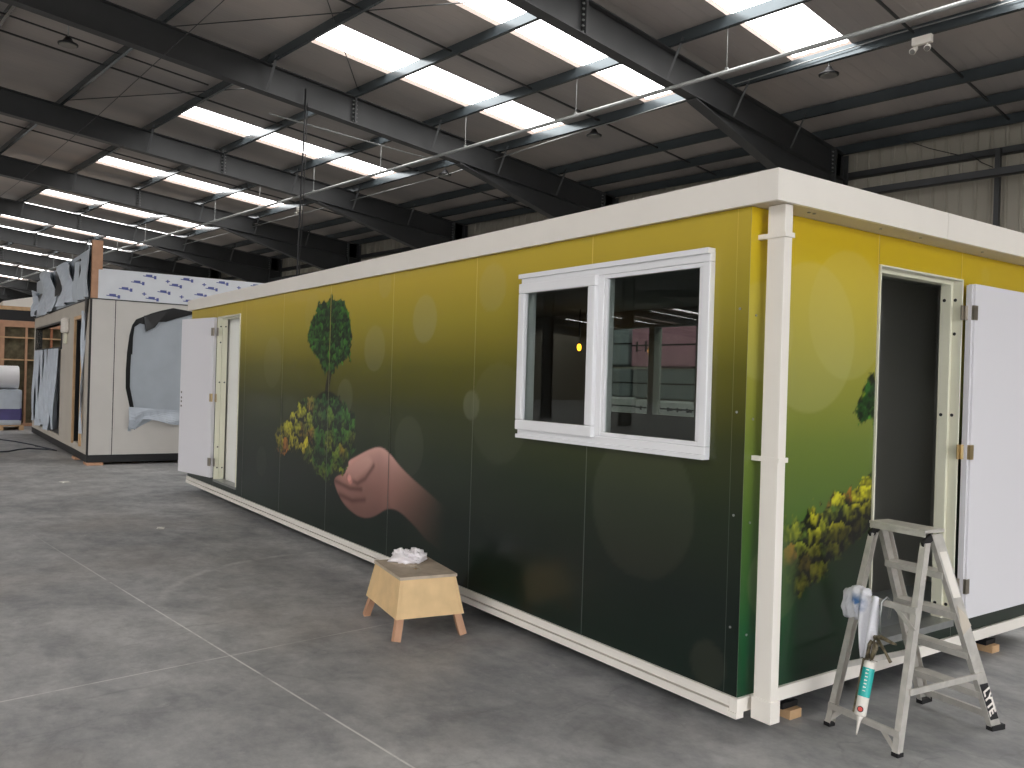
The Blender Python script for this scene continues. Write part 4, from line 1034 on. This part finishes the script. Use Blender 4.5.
# timber framing seen inside
m = MB()
for k in range(7): u = -20.1+k*.6; m.box(u, u+.05, .4, .5, .17, 2.7)
for z in (2.22, 2.40): m.box(-20.4, -16.2, .41, .49, z, z+.05)
m.build('inner_framing', pine, pod); MB().box(PE+.1, PU-.15, .52, .56, .17, 2.7).build('inner_lining', insul, pod)
MB().box(PE+.05, PU-.1, PV+.1, PVR-.1, .16, .2).build('cabin_floor', ply, pod)
MB().box(PE, PU-.08, PV+.1, PVR, 2.7, 2.78).box(PE, PE+.06, .6, PVR, .17, 2.7).box(PE, PU-.08, PVR-.06, PVR, .17, 2.7).build('roof_deck', darksteel, pod)
# hanging film strips under the window
RN = random.Random(5)
m = MB().box(-20.3, -16.35, PV+.03, PV+.06, .28, 1.97); m.build('side_membrane', blackrub, pod)
for k in range(7):
    u0 = -20.25+k*.56; w_ = .40+.1*RN.random(); grid = []
    for i in range(9):
        t = i/8.0; row = []
        for j in range(6):
            s = j/5.0; row.append((u0+w_*(s-.0)+.05*math.sin(t*5+k), PV-.02-.05*math.sin(s*6+t*3+k)*(.4+t)-.02, 2.0-(1.62+.1*math.sin(k*2.1))*t))
        grid.append(row)
    sheet('x', film, grid, thick=.006).build('film_strip', film, pod)
grid = [[(-13.62+.12*s_+.03*math.sin(t_*9), PV-.03-.03*math.sin(t_*7+s_*3), 2.6-2.1*t_) for s_ in (0, .5, 1.)] for t_ in [i/12. for i in range(13)]]
sheet('x', film, grid, thick=.006).build('film_strip', film, pod)
grid = [[(-13.5+.30*s_*(1-t_), PV-.02, 2.78-.7*t_) for s_ in (0, .5, 1.)] for t_ in (0, .5, 1)]
sheet('x', blackrub, grid, thick=.006).build('torn_membrane', blackrub, pod)
# wall light wrapped in film beside the doorway
wl = MB().box(-15.75, -15.35, PV-.10, PV, 2.28, 2.56).build('wall_light', white, pod, bevel=.03)
MB().box(-15.70, -15.55, PV-.05, PV, 2.08, 2.28).build('light_bracket', cream, wl, bevel=.01)
bandm = mat('white_printed_sheet', rgb(218, 221, 226), .4, var=.05, vscale=3)
MB().box(PU-.06, PU, PV+.10, PVR, PT+.005, 3.30).build('front_parapet', bandm, pod)
for iz, z in enumerate((2.86, 2.99, 3.12, 3.24)):
    for iv in range(7):
        v = PV+.20+iv*.62+(iz % 4)*.19
        if v+.30 > PVR: continue
        gm = MB().hexa([(PU, v+.03, z-.010), (PU+.002, v+.03, z-.010), (PU+.002, v+.22, z-.026), (PU, v+.22, z-.026), (PU, v+.03, z+.004), (PU+.002, v+.03, z+.004), (PU+.002, v+.22, z-.010), (PU, v+.22, z-.010)]).box(PU, PU+.002, v+.075, v+.18, z-.012, z+.026).box(PU, PU+.002, v+.205, v+.245, z-.045, z+.012)
        gm.build('printed_mark', inkblue, pod)
        if iz % 2 == 1: MB().box(PU, PU+.002, v+.40, v+.47, z-.072, z-.055).box(PU, PU+.0021, v+.425, v+.445, z-.092, z-.035).build('printed_star', inkblue, pod)
# corner post and side parapet wrapped in film
MB().box(PU-.10, PU+.01, PV+.0, PV+.10, PT+.005, 3.28).build('corner_post', rawpine, pod)
MB().box(PU-.10, PU+.012, PV-.0, PV+.16, 3.28, 3.76).build('corner_post', rawpine, pod)
grid = []
for i in range(9):
    t = i/8.0; row = []
    for j in range(14):
        s = j/13.0; row.append((PU-.03-1.5*s, PV-.03-.03*math.sin(s*13+t*2)-.02*math.sin(t*6), PT+.02+(.95-.10*s-.10*math.sin(s*3))*t*(1-.15*s)))
    grid.append(row)
sheet('x', film, grid, thick=.008).build('blue_film', sheetgrey, pod)
pp = MB().box(PE, PU-.10, PV+.02, PV+.06, PT+.005, 3.66); pp.build('side_parapet', sheetgrey, pod)
for q in ((-14.9, -14.25, PT+.20, 3.56), (-17.4, -16.5, PT+.3, 3.60), (-20.2, -19.5, PT+.05, 3.3)): MB().box(q[0], q[1], PV-.012, PV+.02, q[2], q[3]).build('torn_membrane', blackrub, pod)
for k, (ua, ub, h) in enumerate(((-20.9, -20.1, .62), (-19.6, -17.4, .98), (-16.6, -14.8, .86))):
    grid = []
    for i in range(8):
        t = i/7.0; row = []
        for j in range(10):
            s = j/9.0; hh = h*(1-.35*abs(s-.4)); row.append((ua+(ub-ua)*s+.1*math.sin(t*4), PV-.05-.06*math.sin(s*8+t*5+k), PT-.05*(k == 1)+hh*t+.04))
        grid.append(row)
    sheet('x', film, grid, thick=.006).build('draped_film', film, pod)
# timber blocks under it
for (u, v, lab) in ((-13.25, -.68, 'timber block under the near corner of the unfinished cabin'), (-14.3, -.71, 'small timber offcut under the side of the unfinished cabin near its doorway'), (-20.6, -.6, 'timber block under the far corner of the unfinished cabin'), (-13.3, 3.9, 'timber block under the hidden corner of the unfinished cabin')):
    tag(MB().box(u-.1, u+.26, v-.03, v+.22, 0, .045).build('timber_block', rawpine, None, (u, v, 0), bevel=.003), lab, 'timber block', 'blocks under the unfinished cabin')

# ------------------------------------------------------------------ things at the far left
fw_ = thing('timber_wall_frame', 'timber stud wall frame packed with brown insulation, behind the unfinished cabin', 'wall frame', (-24.0, -2.5, 0))
m = MB().box(-24.05, -23.9, -5.5, 1.5, 2.68, 2.85); m.build('top_plate', rawpine, fw_)
MB().box(-24.05, -23.9, -5.5, 1.5, 0, .08).build('bottom_plate', rawpine, fw_)
for k in range(12):
    v = -5.4+k*.60
    MB().box(-24.04, -23.91, v, v+(.11 if k % 3 == 1 else .05), .08, 2.68).build('stud', rawpine if k % 3 else redwood, fw_)
for z in (2.38, 1.78): MB().box(-24.03, -23.895, -5.5, 1.5, z, z+.035).build('noggin', pine, fw_)
MB().box(-24.15, -24.05, -5.5, 1.5, 0, 2.68).build('insulation', insul, fw_)
bm_ = thing('timber_roof_section', 'long dark roof section edged with a pale timber beam, above the timber stud frame', 'roof section', (-24.6, -2, 2.85))
MB().box(-26.5, -24.0, -5.5, 1.2, 2.86, 3.14).build('deck', black, bm_); MB().box(-26.5, -23.98, -5.5, 1.2, 3.14, 3.24).build('edge_beam', pine, bm_)
MB().box(-24.4, -24.1, -5.5, 1.2, 3.0, 3.03).build('batten', darksteel, bm_)
tag(MB().hexa([(-25.2,-1.15,3.241),(-23.99,-1.15,3.241),(-23.99,.6,3.241),(-25.2,.6,3.241),(-25.2,-1.15,3.36),(-23.99,-1.15,3.36),(-23.99,.6,3.78),(-25.2,.6,3.78)]).build('sloped_panel', white, None, (-24.5, -.4, 3.24)), 'pale wedge shaped panel lying on top of the timber edged roof section', 'panel')
# shelves/pallets with wrapped goods
def pallet(u, v, lab):
    t = thing('wood_pallet', lab, 'pallet', (u, v, 0), group='pallets at the far left')
    for k in range(3): MB().box(u-.6, u+.6, v-.5+k*.45, v-.4+k*.45, 0, .10).build('bearer', pine, t)
    for k in range(6): MB().box(u-.6+k*.215, u-.6+k*.215+.12, v-.5, v+.5, .10, .125).build('deck_board', pine, t)
def wrapped(u, v, z0, h, mt, lab, band=True):
    t = thing('wrapped_goods', lab, 'wrapped goods', (u, v, z0), group='film wrapped goods on pallets')
    MB().box(u-.55, u+.55, v-.45, v+.45, z0, z0+h).build('wrap', mt, t, bevel=.05)
    if band: MB().box(u-.552, u+.5525, v-.452, v+.4525, z0+h*.12, z0+h*.48).build('printed_band', purple, t, bevel=.03)
    return t
pallet(-22.8, -1.25, 'wooden pallet at the left edge, nearest the unfinished cabin'); pallet(-22.8, -2.4, 'wooden pallet mostly cut off by the left edge of the photo')
wrapped(-22.8, -1.25, .126, .9, film, 'film wrapped stack with a purple printed band on the pallet next to the unfinished cabin')
wrapped(-22.8, -2.4, .126, .9, film, 'film wrapped stack with a purple band cut off by the left edge of the photo')
t = thing('foam_roll', 'big white foam roll lying on the wrapped stacks at the left edge', 'roll', (-22.6, -1.9, 1.03))
MB().tube([(-22.6, -3.2, 1.33), (-22.6, -3.18, 1.33), (-22.6, -.88, 1.33), (-22.6, -.86, 1.33)], [.27, .30, .30, .28], 36).build('roll', rollm, t, smooth=True)
MB().tube([(-22.6, -.862, 1.33), (-22.6, -.85, 1.33)], .06, 20).build('core', soffit, t)
tag(MB().tube([(-19.6, -1.9, .012), (-18.97, -1.505, .012), (-18.35, -1.276, .012), (-17.4, -1.05, .012), (-16.8, -.95, .012), (-15.9, -.80, .012), (-16.2, -.92, .012), (-16.5, -1.2, .012), (-16.3, -1.4, .012), (-15.92, -1.6, .012), (-15.8, -1.9, .012), (-15.9, -2.6, .012)], .014, 8).build('floor_cable', cablem, None, (-17, -1.3, 0), smooth=True),
    'dark cable looping over the concrete floor at the left edge', 'cable')
for (u, v, sz, lab) in ((-6.54, -1.02, .035, 'small white paper scrap on the open floor left of the long cabin wall'), (-10.8, -1.33, .06, 'flat white scrap on the floor in front of the unfinished cabin'), (-17.0, -1.0, .04, 'small dark green lump on the floor beside the looping cable')):
    tag(crumple(u, v, .008, sz*1.3, sz, .010, u, rockm, 'x', n=12, floor=.0005).build('floor_scrap', rockm if v != -1.0 else darksteel, None, (u, v, 0)), lab, 'scrap')

# ------------------------------------------------------------------ goods behind the cabin, seen through its windows
def pack(u0, u1, v0, v1, z0, z1, mt, name, lab, cat, marks=0):
    t = thing(name, lab, cat, ((u0+u1)/2, (v0+v1)/2, z0)); MB().box(u0, u1, v0, v1, z0, z1).build('wrap', mt, t, bevel=.03)
    m = MB(); R2 = random.Random(int(abs(u0*100)))
    for k in range(marks):
        u = u0+.1+k*.17; h = (z1-z0)*.25; z = z0+(z1-z0)*.35
        m.box(u, u+.03, v0-.004, v0, z, z+h); m.box(u, u+.10, v0-.004, v0, z+h*.5*R2.random(), z+h*.5*R2.random()+.02)
    if marks: m.build('printed_mark', inkblack, t)
    MB().box(u0-.003, u1+.003, v0-.003, v1+.003, (z0+z1)/2-.01, (z0+z1)/2+.01).build('strap', black, t)
pack(-7.6, -6.05, 5.0, 6.0, 0, 1.19, greywrap, 'wrapped_stack', 'grey wrapped stack behind the cabin, carrying the left white bag, seen through the window', 'wrapped goods')
pack(-6.0, -4.4, 5.0, 6.0, 0, 1.19, greywrap, 'wrapped_stack', 'grey wrapped stack behind the cabin, carrying the right white bag, seen through the window', 'wrapped goods')
pack(-7.5, -6.08, 5.02, 5.95, 1.2, 1.44, whitewrap, 'white_bag', 'white bag with dark print behind the cabin, left of the rear window post', 'bag', 6)
pack(-6.0, -4.45, 5.02, 5.95, 1.2, 1.42, whitewrap, 'white_bag', 'white bag with dark print behind the cabin, right of the rear window post', 'bag', 7)
pack(-7.5, -6.2, 5.1, 5.95, 1.45, 1.84, greywrap, 'grey_pack', 'grey wrapped pack on the left white bag behind the cabin', 'pack')
pack(-6.15, -4.5, 5.1, 5.95, 1.44, 1.84, greywrap, 'grey_pack', 'pale grey wrapped pack below the pink pack behind the cabin', 'pack')
pack(-7.5, -6.25, 5.1, 5.95, 1.89, 2.5, greywrap, 'grey_pack', 'topmost grey wrapped pack behind the cabin, beside the pink pack', 'pack')
pack(-6.15, -4.5, 5.06, 5.95, 1.87, 2.45, pinkm, 'pink_pack', 'pink wrapped insulation pack behind the cabin, seen through both windows', 'pack', 2)
for u in (-7.2, -6.5, -5.9, -4.8):
    pass

# ------------------------------------------------------------------ light
wd = bpy.data.worlds.new('overcast'); SC.world = wd; wd.use_nodes = True
bg = wd.node_tree.nodes['Background']; bg.inputs['Color'].default_value = (.97, .98, 1.0, 1); bg.inputs['Strength'].default_value = 5.0
g = MB().box(XR+.3, XR+40, -40, 30, -.25, -.05).box(XL, XR+.3, -60, YF-.3, -.25, -.05)
o = g.build('ground', mat('yard_asphalt', rgb(120, 120, 118), .9)); o['kind'] = 'structure'

# ------------------------------------------------------------------ camera
F = Vector((-.7415991, .6708372, -.0028463)); R = Vector((.6704709, .7413223, .0301659)); U = Vector((-.0223464, -.0204626, .9995409))
cd = bpy.data.cameras.new('camera'); co = bpy.data.objects.new('camera', cd); COL.objects.link(co)
Mx = Matrix((( R.x, U.x, -F.x, 2.17213), (R.y, U.y, -F.y, -3.41785), (R.z, U.z, -F.z, 1.61), (0, 0, 0, 1))); co.matrix_world = Mx
cd.sensor_fit = 'HORIZONTAL'; cd.sensor_width = 36; cd.lens = 849.19/1024*36; cd.clip_start = .05; cd.clip_end = 300
SC.camera = co
SC.view_settings.view_transform = 'Standard'; SC.view_settings.look = 'None'; SC.view_settings.exposure = 0.55; SC.view_settings.gamma = 1; SC.view_settings.use_curve_mapping = False
for o in bpy.data.objects:
    if '_o' in o: del o['_o']
